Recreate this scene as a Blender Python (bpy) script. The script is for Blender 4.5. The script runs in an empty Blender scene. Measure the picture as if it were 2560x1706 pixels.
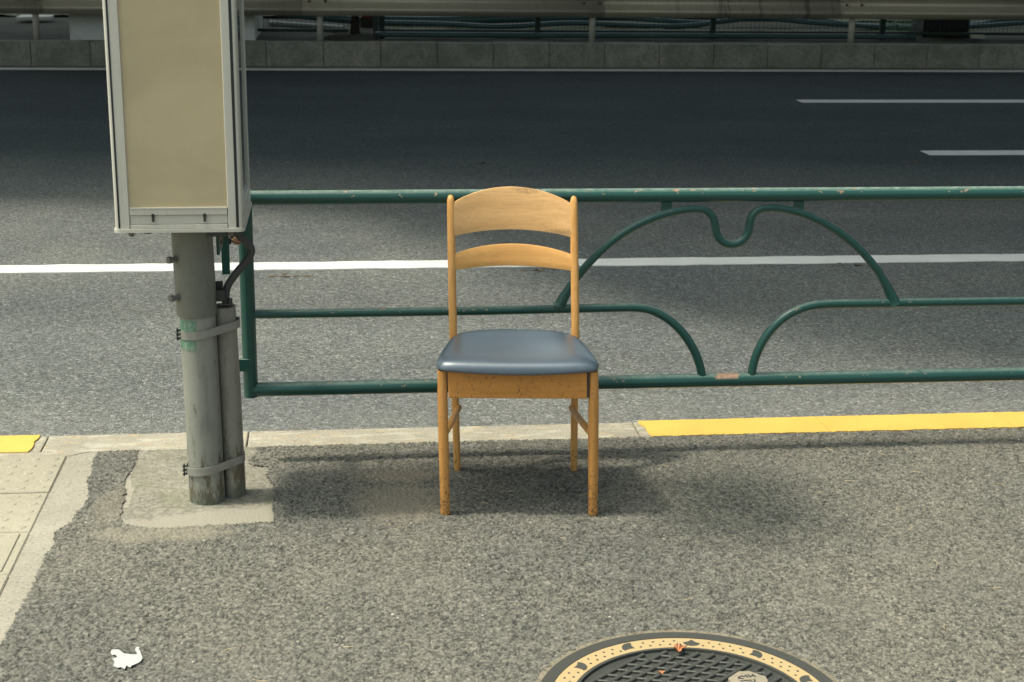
import bpy, bmesh, math, random
import numpy as np
from mathutils import Vector, Matrix

random.seed(7)
rng = np.random.default_rng(11)
scene = bpy.context.scene
COL = scene.collection

# ------------------------------------------------------------------ camera
CF, CH, CYAW, CPITCH, CROLL = 3800.0, 1.5771, .1158, .2811, .01474   # focal length in pixels of a 2560 wide picture, height, angles
_fw = Vector((math.sin(CYAW)*math.cos(CPITCH), math.cos(CYAW)*math.cos(CPITCH), -math.sin(CPITCH)))
_r = Vector((math.cos(CYAW), -math.sin(CYAW), 0)); _u = _r.cross(_fw)
CR = _r*math.cos(CROLL) + _u*math.sin(CROLL); CU = -_r*math.sin(CROLL) + _u*math.cos(CROLL)
cam = bpy.data.cameras.new('camera'); cam.sensor_width = 36; cam.lens = CF/2560*36
cam.clip_start = .05; cam.clip_end = 2000
cam.dof.use_dof = True; cam.dof.focus_distance = 4.15; cam.dof.aperture_fstop = 11
cam_o = bpy.data.objects.new('camera', cam); COL.objects.link(cam_o)
m = Matrix((CR, CU, -_fw)).transposed().to_4x4(); m.translation = (0, 0, CH)
cam_o.matrix_world = m
scene.camera = cam_o

# ------------------------------------------------------------------ sky, sun, exposure
SUN = Vector((.48, .02, -1)).normalized()            # the way the sunlight travels
world = bpy.data.worlds.new('World'); scene.world = world; world.use_nodes = True
wn = world.node_tree.nodes; wl = world.node_tree.links
sky = wn.new('ShaderNodeTexSky'); sky.sky_type = 'NISHITA'; sky.sun_disc = False
sky.sun_elevation = math.asin(-SUN.z); sky.sun_rotation = math.atan2(-SUN.x, -SUN.y)
sky.air_density = 1.0; sky.dust_density = 7.0; sky.ozone_density = .4
hs = wn.new('ShaderNodeHueSaturation'); hs.inputs['Saturation'].default_value = .55      # thin bright haze over the whole sky
wb = wn.new('ShaderNodeMix'); wb.data_type = 'RGBA'; wb.blend_type = 'MULTIPLY'; wb.inputs[0].default_value = 1; wb.inputs[7].default_value = (.90, 1.02, .96, 1)
wl.new(sky.outputs[0], hs.inputs['Color']); wl.new(hs.outputs[0], wb.inputs[6]); wl.new(wb.outputs[2], wn['Background'].inputs[0]); wn['Background'].inputs[1].default_value = .15
sun = bpy.data.lights.new('sun', 'SUN'); sun.energy = 2.7; sun.angle = math.radians(4.2); sun.color = (1, .94, .79)
sun_o = bpy.data.objects.new('sun', sun); COL.objects.link(sun_o)
sun_o.rotation_euler = SUN.to_track_quat('-Z', 'Y').to_euler(); sun_o.location = (-6, 0, 12)
scene.view_settings.view_transform = 'Standard'; scene.view_settings.look = 'None'
scene.view_settings.exposure = .6; scene.view_settings.gamma = 1
scene.view_settings.use_curve_mapping = False

# ------------------------------------------------------------------ helpers
def ray(px, py): return _fw_ray(px, py)
def _fw_ray(px, py): return _fw + CR*((px-1280)/CF) - CU*((py-853)/CF)
def ground(px, py, z=0.0):
    d = _fw_ray(px, py); t = (z-CH)/d.z; return Vector((d.x*t, d.y*t, z))
def at(px, py, Y):
    d = _fw_ray(px, py); t = Y/d.y; return Vector((d.x*t, Y, CH+d.z*t))

def link(name, me, mat=None, parent=None, smooth=False):
    o = bpy.data.objects.new(name, me); COL.objects.link(o)
    if mat is not None and not me.materials: me.materials.append(mat)
    if parent is not None: o.parent = parent
    if smooth:
        me.polygons.foreach_set('use_smooth', [True]*len(me.polygons))
    return o
def from_bm(name, bm, mat=None, parent=None, smooth=False):
    bmesh.ops.recalc_face_normals(bm, faces=bm.faces[:])
    me = bpy.data.meshes.new(name); bm.to_mesh(me); bm.free()
    return link(name, me, mat, parent, smooth)
def smooth_angle(o, deg=40):
    me = o.data
    me.polygons.foreach_set('use_smooth', [True]*len(me.polygons))
    bm = bmesh.new(); bm.from_mesh(me); lim = math.radians(deg)
    for e in bm.edges:
        if len(e.link_faces) == 2 and e.calc_face_angle(0) > lim: e.smooth = False
    bm.to_mesh(me); bm.free()
    return o
def thing(name, label, cat, loc=(0,0,0), rotz=0, group=None):
    o = bpy.data.objects.new(name, None); COL.objects.link(o); o.empty_display_size = .1
    o.location = loc; o.rotation_euler = (0,0,rotz); return tag(o, label, cat, group)
def tag(o, label, cat, group=None):
    o['label'] = label; o['category'] = cat
    if group: o['group'] = group
    return o
def struct(o): o['kind'] = 'structure'; return o
def holder(name):
    o = bpy.data.objects.new(name, None); COL.objects.link(o); return struct(o)

def box(bm, c, s, bev=0, rot=None, seg=2):
    """box of size s about c; bevelled"""
    r = bmesh.ops.create_cube(bm, size=1); vs = r['verts']
    bmesh.ops.scale(bm, vec=s, verts=vs)
    if bev:
        es = list({e for v in vs for e in v.link_edges})
        rb = bmesh.ops.bevel(bm, geom=es, offset=bev, segments=seg, affect='EDGES', profile=.5)
        vs = list({v for v in rb['verts']} | {v for f in rb['faces'] for v in f.verts} | {v for v in vs if v.is_valid})
    if rot is not None: bmesh.ops.rotate(bm, cent=(0,0,0), matrix=rot, verts=vs)
    bmesh.ops.translate(bm, vec=c, verts=vs)
    return vs
def tube(bm, pts, rad, n=12, flat=None, caps=True):
    """tube through pts; rad a number or list; flat=(sx, sy) squash of the section"""
    pts = [Vector(p) for p in pts]; N = len(pts)
    rad = rad if isinstance(rad, (list, tuple)) else [rad]*N
    t0 = (pts[1]-pts[0]).normalized()
    ref = Vector((0,1,0)) if abs(t0.y) < .8 else Vector((1,0,0))
    a = (ref - t0*ref.dot(t0)).normalized(); rings = []
    for i, p in enumerate(pts):
        t = ((pts[min(i+1, N-1)]-p).normalized() + (p-pts[max(i-1, 0)]).normalized()).normalized()
        a = (a - t*a.dot(t)).normalized(); b = t.cross(a)
        fx, fy = flat if flat else (1, 1)
        rings.append([bm.verts.new(p + a*math.cos(2*math.pi*k/n)*rad[i]*fx + b*math.sin(2*math.pi*k/n)*rad[i]*fy) for k in range(n)])
    for r0, r1 in zip(rings, rings[1:]):
        for k in range(n): bm.faces.new((r0[k], r0[(k+1)%n], r1[(k+1)%n], r1[k]))
    if caps:
        bm.faces.new(rings[0][::-1]); bm.faces.new(rings[-1])
def spline(pts, sub=6):
    """Catmull-Rom through the points"""
    P = [Vector(p) for p in pts]; out = []
    for i in range(len(P)-1):
        p0 = P[max(i-1,0)]; p1 = P[i]; p2 = P[i+1]; p3 = P[min(i+2, len(P)-1)]
        for k in range(sub):
            t = k/sub
            out.append(.5*((2*p1) + (p2-p0)*t + (2*p0-5*p1+4*p2-p3)*t*t + (3*p1-p0-3*p2+p3)*t**3))
    return out + [P[-1]]
def slab(bm, poly, z0, z1):
    """prism over a polygon of (x, y)"""
    lo = [bm.verts.new((x, y, z0)) for x, y in poly]; hi = [bm.verts.new((x, y, z1)) for x, y in poly]
    n = len(poly)
    bm.faces.new(hi); bm.faces.new(lo[::-1])
    for i in range(n): bm.faces.new((lo[i], lo[(i+1)%n], hi[(i+1)%n], hi[i]))
def sheet(bm, poly, z):
    bm.faces.new([bm.verts.new((x, y, z)) for x, y in poly])
def rect(x0, x1, y0, y1): return [(x0,y0),(x1,y0),(x1,y1),(x0,y1)]

# ------------------------------------------------------------------ materials
class Mat:
    def __init__(s, name, rough=.6, metal=0.0, spec=.5):
        s.m = bpy.data.materials.new(name); s.m.use_nodes = True
        s.n = s.m.node_tree.nodes; s.l = s.m.node_tree.links
        s.b = s.n['Principled BSDF']; s.b.inputs['Roughness'].default_value = rough
        s.b.inputs['Metallic'].default_value = metal; s.b.inputs['Specular IOR Level'].default_value = spec
        s.tc = s.n.new('ShaderNodeTexCoord'); s.geo = s.n.new('ShaderNodeNewGeometry')
    def pos(s, obj=False, scale=(1,1,1)):
        src = s.tc.outputs['Object'] if obj else s.geo.outputs['Position']
        mp = s.n.new('ShaderNodeMapping'); mp.inputs['Scale'].default_value = scale
        s.l.new(src, mp.inputs[0]); return mp.outputs[0]
    def noise(s, scale, detail=3, rough=.5, co=None, dist=0):
        t = s.n.new('ShaderNodeTexNoise'); t.inputs['Scale'].default_value = scale; t.inputs['Detail'].default_value = detail
        t.inputs['Roughness'].default_value = rough; t.inputs['Distortion'].default_value = dist
        s.l.new(co if co is not None else s.pos(), t.inputs['Vector']); return t.outputs['Fac']
    def voro(s, scale, feat='F1', co=None, out='Distance'):
        t = s.n.new('ShaderNodeTexVoronoi'); t.feature = feat; t.inputs['Scale'].default_value = scale
        s.l.new(co if co is not None else s.pos(), t.inputs['Vector']); return t.outputs[out]
    def ramp(s, fac, stops, interp='LINEAR'):
        r = s.n.new('ShaderNodeValToRGB'); e = r.color_ramp.elements; r.color_ramp.interpolation = interp
        while len(e) < len(stops): e.new(.5)
        for el, (p, c) in zip(e, stops):
            el.position = p; el.color = (c, c, c, 1) if isinstance(c, (int, float)) else (*c, 1)
        s.l.new(fac, r.inputs[0]); return r.outputs[0]
    def mix(s, fac, a, b, mode='MIX'):
        x = s.n.new('ShaderNodeMix'); x.data_type = 'RGBA'; x.blend_type = mode
        for v, i in ((fac, 0), (a, 6), (b, 7)):
            if isinstance(v, (int, float)): x.inputs[i].default_value = v if i == 0 else (v, v, v, 1)
            elif isinstance(v, (tuple, list)): x.inputs[i].default_value = (*v, 1)
            else: s.l.new(v, x.inputs[i])
        return x.outputs[2]
    def math(s, op, a, b=0.0, clamp=False):
        x = s.n.new('ShaderNodeMath'); x.operation = op; x.use_clamp = clamp
        for i, v in enumerate((a, b)):
            if isinstance(v, (int, float)): x.inputs[i].default_value = v
            else: s.l.new(v, x.inputs[i])
        return x.outputs[0]
    def sep(s, co):
        x = s.n.new('ShaderNodeSeparateXYZ'); s.l.new(co, x.inputs[0]); return x.outputs
    def color(s, v):
        if isinstance(v, (tuple, list)): s.b.inputs['Base Color'].default_value = (*v, 1)
        else: s.l.new(v, s.b.inputs['Base Color'])
        return s
    def set(s, k, v):
        if isinstance(v, (int, float)): s.b.inputs[k].default_value = v
        else: s.l.new(v, s.b.inputs[k])
        return s
    def bump(s, h, strength=.5, dist=.01):
        b = s.n.new('ShaderNodeBump'); b.inputs['Strength'].default_value = strength; b.inputs['Distance'].default_value = dist
        s.l.new(h, b.inputs['Height']); s.l.new(b.outputs[0], s.b.inputs['Normal']); return s
    def attr(s, name):
        a = s.n.new('ShaderNodeAttribute'); a.attribute_name = name; return a.outputs['Fac']
    def bevel_none(s): return s

def plain(name, col, rough=.5, metal=0.0, var=.15, scale=20, bump=0.0):
    M = Mat(name, rough, metal); n = M.noise(scale, 4)
    M.color(M.mix(n, tuple(c*(1-var) for c in col), tuple(min(1, c*(1+var)) for c in col)))
    if bump: M.bump(M.noise(scale*6, 3), bump, .003)
    return M.m

def asphalt_tint(M, base, warm):
    """large scale unevenness of old asphalt"""
    co = M.pos(scale=(1, 1, 0))
    big = M.noise(1.1, 4, .6, co); return M.mix(M.ramp(big, [(.35, 0), (.65, 1)]), (base*.98, base, base*1.03), (warm*1.01, warm, warm*.96))

# -- footway asphalt made of real stones (attributes hold each stone's own tone)
M = Mat('footway_asphalt', .85, spec=.3)
tone = M.attr('stone'); gap = M.attr('gap')
c = M.ramp(tone, [(0, (.066,.064,.057)), (.35, (.132,.125,.107)), (.75, (.190,.177,.149)), (.94, (.265,.250,.210)), (1, (.38,.37,.33))])
big = asphalt_tint(M, .86, 1.08)
c = M.mix(1.0, c, big, 'MULTIPLY')
c = M.mix(gap, c, (.012,.014,.013))
dustn = M.noise(2.3, 5, .6, M.pos(scale=(1,1,0)))
c = M.mix(M.math('MULTIPLY', M.ramp(dustn, [(.5, 0), (.75, 1)]), .22), c, (.22,.20,.165))
# pale brown smears by the chair, dried mud at the pole's footing
xyz = M.sep(M.geo.outputs['Position'])
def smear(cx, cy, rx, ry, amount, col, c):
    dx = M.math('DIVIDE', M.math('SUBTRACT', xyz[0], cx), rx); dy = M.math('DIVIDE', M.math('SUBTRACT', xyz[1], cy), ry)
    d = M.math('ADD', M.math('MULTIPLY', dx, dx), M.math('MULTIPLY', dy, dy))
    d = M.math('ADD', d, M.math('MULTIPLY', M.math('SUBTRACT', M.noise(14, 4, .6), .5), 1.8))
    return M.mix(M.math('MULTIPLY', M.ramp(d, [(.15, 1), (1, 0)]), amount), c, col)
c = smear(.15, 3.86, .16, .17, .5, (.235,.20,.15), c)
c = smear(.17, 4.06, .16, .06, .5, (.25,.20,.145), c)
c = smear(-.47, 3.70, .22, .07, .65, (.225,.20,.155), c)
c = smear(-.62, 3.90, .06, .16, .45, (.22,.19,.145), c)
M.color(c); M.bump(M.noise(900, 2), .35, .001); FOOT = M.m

# -- the same asphalt beyond the stones that can be told apart
def bump_asphalt(name, dark, mid, light, cell, strength, warm, band=False):
    M = Mat(name, .85, spec=.3)
    co = M.pos(scale=(1,1,0))
    idc = M.voro(cell, 'F1', co, 'Color'); sx = M.sep(idc)
    c = M.ramp(sx[0], [(0, dark), (.5, mid), (.92, light), (1, tuple(min(1, v*1.5) for v in light))])
    c = M.mix(1.0, c, asphalt_tint(M, .85, warm), 'MULTIPLY')
    if band:
        b = M.noise(1.0, 3, .5, M.pos(scale=(.05, 1.3, 0)))
        c = M.mix(1.0, c, M.ramp(b, [(.3, .85), (.7, 1.12)]), 'MULTIPLY')
    edge = M.voro(cell, 'DISTANCE_TO_EDGE', co)
    g = M.ramp(edge, [(.0, 1), (.12, 0)])
    g = M.math('MULTIPLY', g, M.ramp(M.noise(cell*.8, 2, .5, co), [(.40, .15), (.60, 1)]))
    c = M.mix(M.math('MULTIPLY', g, .85), c, (.022,.024,.023))
    h = M.math('ADD', M.math('MULTIPLY', sx[1], .7), M.ramp(edge, [(0, 0), (.25, .6)]))
    h = M.math('ADD', h, M.math('MULTIPLY', M.noise(cell*2.3, 2, .5, co), .5))
    M.bump(h, strength, .004)
    return M, c
M, c = bump_asphalt('footway_asphalt_far', (.085,.083,.075), (.145,.138,.12), (.205,.192,.162), 110, .9, 1.1); M.color(c); FOOT2 = M.m
M, c = bump_asphalt('road_asphalt', (.080,.085,.083), (.155,.160,.155), (.215,.218,.207), 105, .9, 1.06, True)
xyz = M.sep(M.geo.outputs['Position'])
# light grit that gathers in the gutter
gut = M.math('MULTIPLY', M.ramp(M.math('ADD', xyz[1], M.math('MULTIPLY', M.noise(3, 4), .25)), [(0, 1), (1, 1)]), 1.0)
mr = M.n.new('ShaderNodeMapRange'); M.l.new(xyz[1], mr.inputs[0]); mr.inputs[1].default_value = 4.4; mr.inputs[2].default_value = 5.3; mr.inputs[3].default_value = .55; mr.inputs[4].default_value = 0
c = M.mix(M.math('MULTIPLY', mr.outputs[0], M.noise(30, 3), True), c, (.30,.28,.25))
# darker asphalt in the far lanes, with the shade and its edge painted in too; the shoulder by the kerb is older and paler
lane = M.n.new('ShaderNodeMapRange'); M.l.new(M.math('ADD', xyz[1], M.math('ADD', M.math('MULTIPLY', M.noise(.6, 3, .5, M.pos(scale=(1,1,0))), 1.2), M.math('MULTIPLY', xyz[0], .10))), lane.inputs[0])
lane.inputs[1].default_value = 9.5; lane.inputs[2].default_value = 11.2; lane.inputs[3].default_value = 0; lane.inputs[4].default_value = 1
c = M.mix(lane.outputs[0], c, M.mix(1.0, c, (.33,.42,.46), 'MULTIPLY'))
# old orange survey flecks
fl = M.math('MULTIPLY', M.ramp(M.noise(5, 3, .6, M.pos(scale=(1,1,0))), [(.68, 0), (.74, 1)]), M.ramp(M.noise(60, 2, .5, M.pos(scale=(1,3,0))), [(.55, 0), (.68, 1)]))
c = M.mix(M.math('MULTIPLY', fl, .5), c, (.32,.17,.07))
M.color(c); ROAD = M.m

def concrete(name, a, b, speck=.5, bump=.5, extra=None, scale=1.0):
    M = Mat(name, .9, spec=.25)
    n1 = M.noise(3*scale, 5, .65); n2 = M.noise(120*scale, 3, .6); n3 = M.noise(22*scale, 4, .6)
    c = M.mix(M.ramp(n1, [(.3, 0), (.7, 1)]), a, b)
    c = M.mix(M.math('MULTIPLY', M.ramp(n2, [(.32, 1), (.5, 0)]), speck), c, tuple(v*.45 for v in a))
    c = M.mix(M.math('MULTIPLY', M.ramp(n2, [(.6, 0), (.75, 1)]), speck*.6), c, tuple(min(1, v*1.5) for v in b))
    c = M.mix(M.math('MULTIPLY', M.ramp(n3, [(.55, 0), (.75, 1)]), .4), c, tuple(v*.6 for v in a))
    if extra: c = extra(M, c)
    M.color(c); M.bump(M.math('ADD', n2, M.math('MULTIPLY', n3, .6)), bump, .004); return M.m
CONC = concrete('old_concrete', (.25,.228,.188), (.345,.312,.255))
def moss(M, c):
    x = M.sep(M.geo.outputs['Position'])
    n = M.noise(7, 4, .6); c = M.mix(M.math('MULTIPLY', M.ramp(n, [(.45, 0), (.65, 1)]), .5), c, (.15,.15,.095))
    f = M.math('ADD', M.math('SUBTRACT', M.math('MULTIPLY', M.math('ADD', x[0], .45), .25), M.math('SUBTRACT', x[1], 3.84)), M.math('MULTIPLY', M.math('SUBTRACT', M.noise(16, 4, .6), .5), .12))
    c = M.mix(M.math('MULTIPLY', M.ramp(f, [(.0, 0), (.03, 1)]), .75), c, (.29,.262,.212))
    agg = M.voro(90, 'F1', None, 'Color'); c = M.mix(M.math('MULTIPLY', M.ramp(f, [(-.0, 1), (.03, 0)]), .35), c, M.mix(1.0, c, M.ramp(M.sep(agg)[0], [(0, .35), (1, 1.5)]), 'MULTIPLY'))
    return c
PAD = concrete('footing_concrete', (.185,.17,.138), (.265,.245,.20), .6, .7, moss)
def flecks(M, c):
    st = M.noise(9, 5, .7, M.pos(scale=(1, 3, 1))); y = M.noise(3, 2)
    c = M.mix(M.math('MULTIPLY', M.ramp(st, [(.52, 0), (.60, 1)]), .5), c, (.46,.43,.36))
    st2 = M.noise(13, 5, .7, M.pos(scale=(1, 4, 1)))
    return M.mix(M.math('MULTIPLY', M.ramp(st2, [(.57, 0), (.66, 1)]), .6), c, (.55,.36,.10))
KERB = concrete('kerb_concrete', (.26,.235,.19), (.36,.325,.26), .5, .5, flecks)
def kerbdirt(M, c):
    z = M.sep(M.geo.outputs['Position'])[2]
    n = M.noise(5, 4, .6)
    return M.mix(M.math('MULTIPLY', M.ramp(n, [(.4, 0), (.65, 1)]), .6), c, (.10,.11,.08))
FARKERB = concrete('far_kerb_concrete', (.19,.185,.148), (.29,.275,.222), .6, 1.0, kerbdirt, .35)
TILE = concrete('tactile_tile', (.285,.258,.20), (.35,.315,.245), .3, .35)
DIRT = concrete('median_soil', (.045,.045,.034), (.085,.083,.06), .7, 1.0, None, .3)
GRAV = concrete('pale_gravel', (.10,.11,.07), (.19,.20,.13), .8, 1.0, None, .3)

def paint(name, col, wearcol, thr, scale=40):
    M = Mat(name, .65, spec=.4)
    n = M.noise(scale, 5, .7); n2 = M.noise(6, 4)
    c = M.mix(M.ramp(n2, [(.3, 0), (.8, 1)]), col, tuple(v*.86 for v in col))
    c = M.mix(M.ramp(n, [(thr, 0), (thr+.05, 1)]), c, wearcol)
    M.color(c); M.bump(M.voro(110), .35, .003); return M.m
WHITE = paint('road_white_paint', (.72,.70,.67), (.35,.34,.33), .665)
YELLOW = paint('yellow_kerb_paint', (.62,.40,.085), (.33,.24,.09), .69, 45)

# -- green railing paint, chipped on top
M = Mat('green_railing_paint', .30)
nz = M.sep(M.geo.outputs['Normal'])[2]
n = M.noise(5, 3); c = M.mix(n, (.012,.060,.050), (.017,.075,.062))
dust = M.math('MULTIPLY', M.ramp(nz, [(.60, 0), (.95, 1)]), M.ramp(M.noise(60, 4, .7), [(.3, .25), (.7, .85)]))
c = M.mix(dust, c, (.23,.29,.25))
chip = M.math('MULTIPLY', M.ramp(M.noise(38, 5, .65, M.pos(scale=(1,1,1.6))), [(.632, 0), (.647, 1)]), M.ramp(M.math('ADD', nz, M.math('MULTIPLY', M.noise(3.0, 2), 1.0)), [(.72, .0), (1.0, 1)]))
chipc = M.mix(M.noise(90, 2), (.42,.30,.22), (.17,.065,.03))
_rp = at(1350+907/1.9446, 440+985/1.9446, 4.212); px_ = M.sep(M.geo.outputs['Position'])
dxr = M.math('DIVIDE', M.math('SUBTRACT', px_[0], _rp.x), .050); e_ = M.math('SUBTRACT', 1.0, M.math('MULTIPLY', dxr, dxr), True)
lowr = M.math('MULTIPLY', M.math('LESS_THAN', px_[2], .26), M.ramp(nz, [(.35, 0), (.55, 1)]))
bare = M.math('MULTIPLY', lowr, M.ramp(M.math('ADD', M.math('MULTIPLY', e_, .5), M.noise(60, 4, .7)), [(.72, 0), (.80, 1)]))      # paint worn to rust between the two curved rails
chip = M.math('MAXIMUM', chip, bare)
c = M.mix(chip, c, chipc)
M.color(c); M.set('Roughness', M.math('ADD', M.math('MULTIPLY', M.math('MAXIMUM', chip, dust), .5), .27)); M.bump(M.math('SUBTRACT', M.noise(220, 2), M.math('MULTIPLY', chip, 2)), .12, .001); GREEN = M.m
RUSTW = plain('bare_rust', (.30,.16,.09), .85, 0, .5, 60, .4)

# -- chair
def wood(name, grain_axis, a, b, dirt, spots=()):
    M = Mat(name, .42, spec=.45)
    sc = [55, 55, 55]; sc[grain_axis] = 2.5
    co = M.pos(True, tuple(sc)); co2 = M.pos(True)
    n = M.noise(1.0, 5, .65, co, .8); f = M.noise(4.0, 4, .6, co)
    c = M.mix(M.ramp(n, [(.3, 0), (.72, 1)]), a, b)
    c = M.mix(M.math('MULTIPLY', M.ramp(f, [(.55, 0), (.75, 1)]), .45), c, tuple(v*.55 for v in a))
    blot = M.noise(9, 4, .6, co2); c = M.mix(M.math('MULTIPLY', M.ramp(blot, [(.45, 0), (.8, 1)]), .30), c, tuple(v*.72 for v in a))
    x = M.sep(co2)
    low = M.n.new('ShaderNodeMapRange'); M.l.new(x[2], low.inputs[0]); low.inputs[1].default_value = .02; low.inputs[2].default_value = .17; low.inputs[3].default_value = .12; low.inputs[4].default_value = 0
    sp = M.noise(110, 4, .75, co2)
    d = M.ramp(M.math('ADD', sp, M.math('ADD', low.outputs[0], dirt)), [(.665, 0), (.74, 1)])
    c = M.mix(M.math('MULTIPLY', d, .7), c, (.060,.036,.020))
    for (sx_, sz_, rx_, rz_) in spots:                 # black mildew blooms
        dx = M.math('DIVIDE', M.math('SUBTRACT', x[0], sx_), rx_); dz = M.math('DIVIDE', M.math('SUBTRACT', x[2], sz_), rz_)
        e = M.math('SUBTRACT', 1.0, M.math('ADD', M.math('MULTIPLY', dx, dx), M.math('MULTIPLY', dz, dz)), True)
        f2 = M.ramp(M.math('ADD', M.noise(170, 5, .8, co2), M.math('MULTIPLY', e, .22)), [(.60, 0), (.70, 1)])
        c = M.mix(M.math('MULTIPLY', M.math('MULTIPLY', f2, M.ramp(e, [(0, 0), (.8, 1)])), .42), c, (.08,.055,.032))
    M.color(c); M.set('Roughness', M.math('ADD', M.math('MULTIPLY', n, .2), .34)); M.bump(M.math('ADD', f, M.math('MULTIPLY', sp, .5)), .10, .001)
    return M.m
WOODV = wood('beech_upright', 2, (.56,.265,.070), (.71,.375,.120), .0)
WOODF = wood('beech_front_leg', 2, (.49,.215,.052), (.64,.31,.09), .060)
WOODX = wood('beech_crest', 0, (.60,.335,.130), (.73,.43,.185), .02, ((.025, .800, .06, .020), (.12, .686, .07, .014)))
WOODS = wood('beech_slat', 0, (.62,.305,.085), (.74,.395,.13), -.02)
WOODA = wood('beech_apron', 0, (.50,.205,.042), (.61,.275,.068), .085)
M = Mat('blue_vinyl', .40, spec=1.0)
n = M.noise(7, 4, .6, M.pos(True)); c = M.mix(n, (.050,.075,.105), (.067,.094,.126))
du = M.ramp(M.noise(16, 5, .7, M.pos(True)), [(.5, 0), (.85, 1)]); c = M.mix(M.math('MULTIPLY', du, .35), c, (.16,.18,.20))
M.color(c); M.set('Roughness', M.math('ADD', M.math('MULTIPLY', n, .14), .36)); M.set('Coat Weight', .8); M.set('Coat Roughness', .30); M.bump(M.noise(480, 2, .5, M.pos(True)), .10, .0006); VINYL = M.m
BLACK = plain('black_plastic', (.012,.012,.012), .5)

# -- bus stop
M = Mat('aged_aluminium', .42, .10)
n = M.noise(8, 4); c = M.mix(n, (.50,.475,.41), (.57,.545,.475))
st = M.noise(3, 5, .7, M.pos(scale=(40, 40, 1.2))); c = M.mix(M.math('MULTIPLY', M.ramp(st, [(.55, 0), (.75, 1)]), .30), c, (.24,.20,.15))
sp = M.noise(55, 5, .8); c = M.mix(M.math('MULTIPLY', M.ramp(sp, [(.66, 0), (.74, 1)]), .6), c, (.12,.09,.06))
M.color(c); M.bump(M.noise(300, 2), .05, .0005); ALU = M.m
M = Mat('beige_display_panel', .38)
n = M.noise(3.5, 5, .6, None, .6); c = M.mix(n, (.405,.325,.195), (.47,.385,.235))
sc = M.noise(2.2, 4, .6, M.pos(scale=(1.0, 1, 1.8)), .6); c = M.mix(M.math('MULTIPLY', M.ramp(sc, [(.45, 0), (.70, 1), (.9, 0)]), .35), c, (.62,.51,.31))
sp = M.noise(70, 4, .8); c = M.mix(M.math('MULTIPLY', M.ramp(sp, [(.70, 0), (.76, 1)]), .7), c, (.14,.10,.05))
M.color(c); M.set('Coat Weight', .5); M.set('Coat Roughness', .12); BEIGE = M.m
GASKET = plain('rubber_gasket', (.012,.016,.018), .5)
M = Mat('grey_glass', .04, spec=.6); M.color((.80,.84,.80)); M.set('Transmission Weight', .95); M.set('IOR', 1.45); GLASS = M.m
GREYPANEL = plain('grey_inner_panel', (.40,.40,.36), .6)
DARKST = plain('dark_steel', (.045,.048,.045), .5, .4, .4, 40, .2)
def polepaint(name, a, b, rust):
    M = Mat(name, .5, .12)
    n = M.noise(14, 5, .65); c = M.mix(n, a, b)
    st = M.noise(1, 6, .75, M.pos(scale=(26, 26, 5))); c = M.mix(M.math('MULTIPLY', M.ramp(st, [(.52, 0), (.66, 1)]), .5), c, tuple(v*.5 for v in a))
    z = M.sep(M.geo.outputs['Position'])[2]
    if rust:
        rz = M.n.new('ShaderNodeMapRange'); M.l.new(z, rz.inputs[0]); rz.inputs[1].default_value = .08; rz.inputs[2].default_value = .32; rz.inputs[3].default_value = .12; rz.inputs[4].default_value = 0
        r = M.noise(1, 6, .75, M.pos(scale=(30, 30, 9)))
        f = M.ramp(M.math('ADD', r, rz.outputs[0]), [(.60, 0), (.68, 1)])
        c = M.mix(M.math('MULTIPLY', f, .8), c, (.085,.06,.032))
        g = M.ramp(M.math('ADD', M.noise(30, 4, .7), M.math('MULTIPLY', z, -2.5)), [(.35, 0), (.55, 1)])
        c = M.mix(M.math('MULTIPLY', g, .55), c, (.07,.10,.07))
    M.color(c); M.bump(M.noise(160, 3), .15, .001); return M.m
POLE = polepaint('weathered_grey_pole', (.215,.22,.19), (.295,.295,.255), True)
PIPE = polepaint('weathered_conduit', (.195,.188,.16), (.255,.245,.208), True)
SLEEVE = polepaint('dark_grey_sleeve', (.145,.152,.133), (.20,.207,.18), False)
CABLE = plain('corrugated_cable', (.05,.052,.05), .6)
M = Mat('green_tape', .6); n = M.noise(90, 5, .8); c = M.mix(M.ramp(n, [(.4, 0), (.6, 1)]), (.06,.18,.115), (.20,.27,.20)); M.color(c); TAPE = M.m
STRAP = plain('weathered_strap', (.26,.255,.225), .5, .2, .25, 40)
STEEL = plain('dull_steel_bolt', (.16,.155,.145), .5, .5, .3, 60)

# -- far side
M = Mat('galvanised_beam', .45, .30)
n = M.noise(2, 4, .6, M.pos(scale=(.6, 1, 1))); c = M.mix(n, (.34,.30,.22), (.46,.41,.32))
st = M.noise(1, 5, .7, M.pos(scale=(22, 1, 1.2))); zone = M.noise(.35, 2, .5, M.pos(scale=(1,0,0)))
c = M.mix(M.math('MULTIPLY', M.ramp(st, [(.54, 0), (.62, 1)]), M.ramp(zone, [(.48, .05), (.62, .6)])), c, (.07,.06,.045))
M.color(c); M.set('Roughness', M.math('ADD', M.math('MULTIPLY', n, .25), .3)); BEAM = M.m
POST = plain('galvanised_post', (.42,.39,.32), .6, .15, .3, 12)
FENCE = plain('dark_green_fence', (.008,.032,.025), .45)
PIPEM = plain('teal_grey_plastic_pipe', (.05,.10,.10), .28, 0, .3, 2)
PIPEP = plain('pale_plastic_pipe', (.30,.33,.30), .35, 0, .2, 2)
PIER = concrete('white_painted_concrete', (.50,.49,.45), (.58,.57,.52), .2, .3, None, .4)
CABINET = plain('black_cabinet', (.006,.006,.006), .6)
ORANGE = plain('orange_plastic', (.26,.04,.010), .5)
WHITEP = plain('white_board', (.60,.58,.52), .6)
LEAF = plain('green_leaf', (.05,.24,.05), .5, 0, .4, 30)
BARK = plain('dark_bark', (.035,.028,.02), .9, 0, .4, 25, .6)
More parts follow.
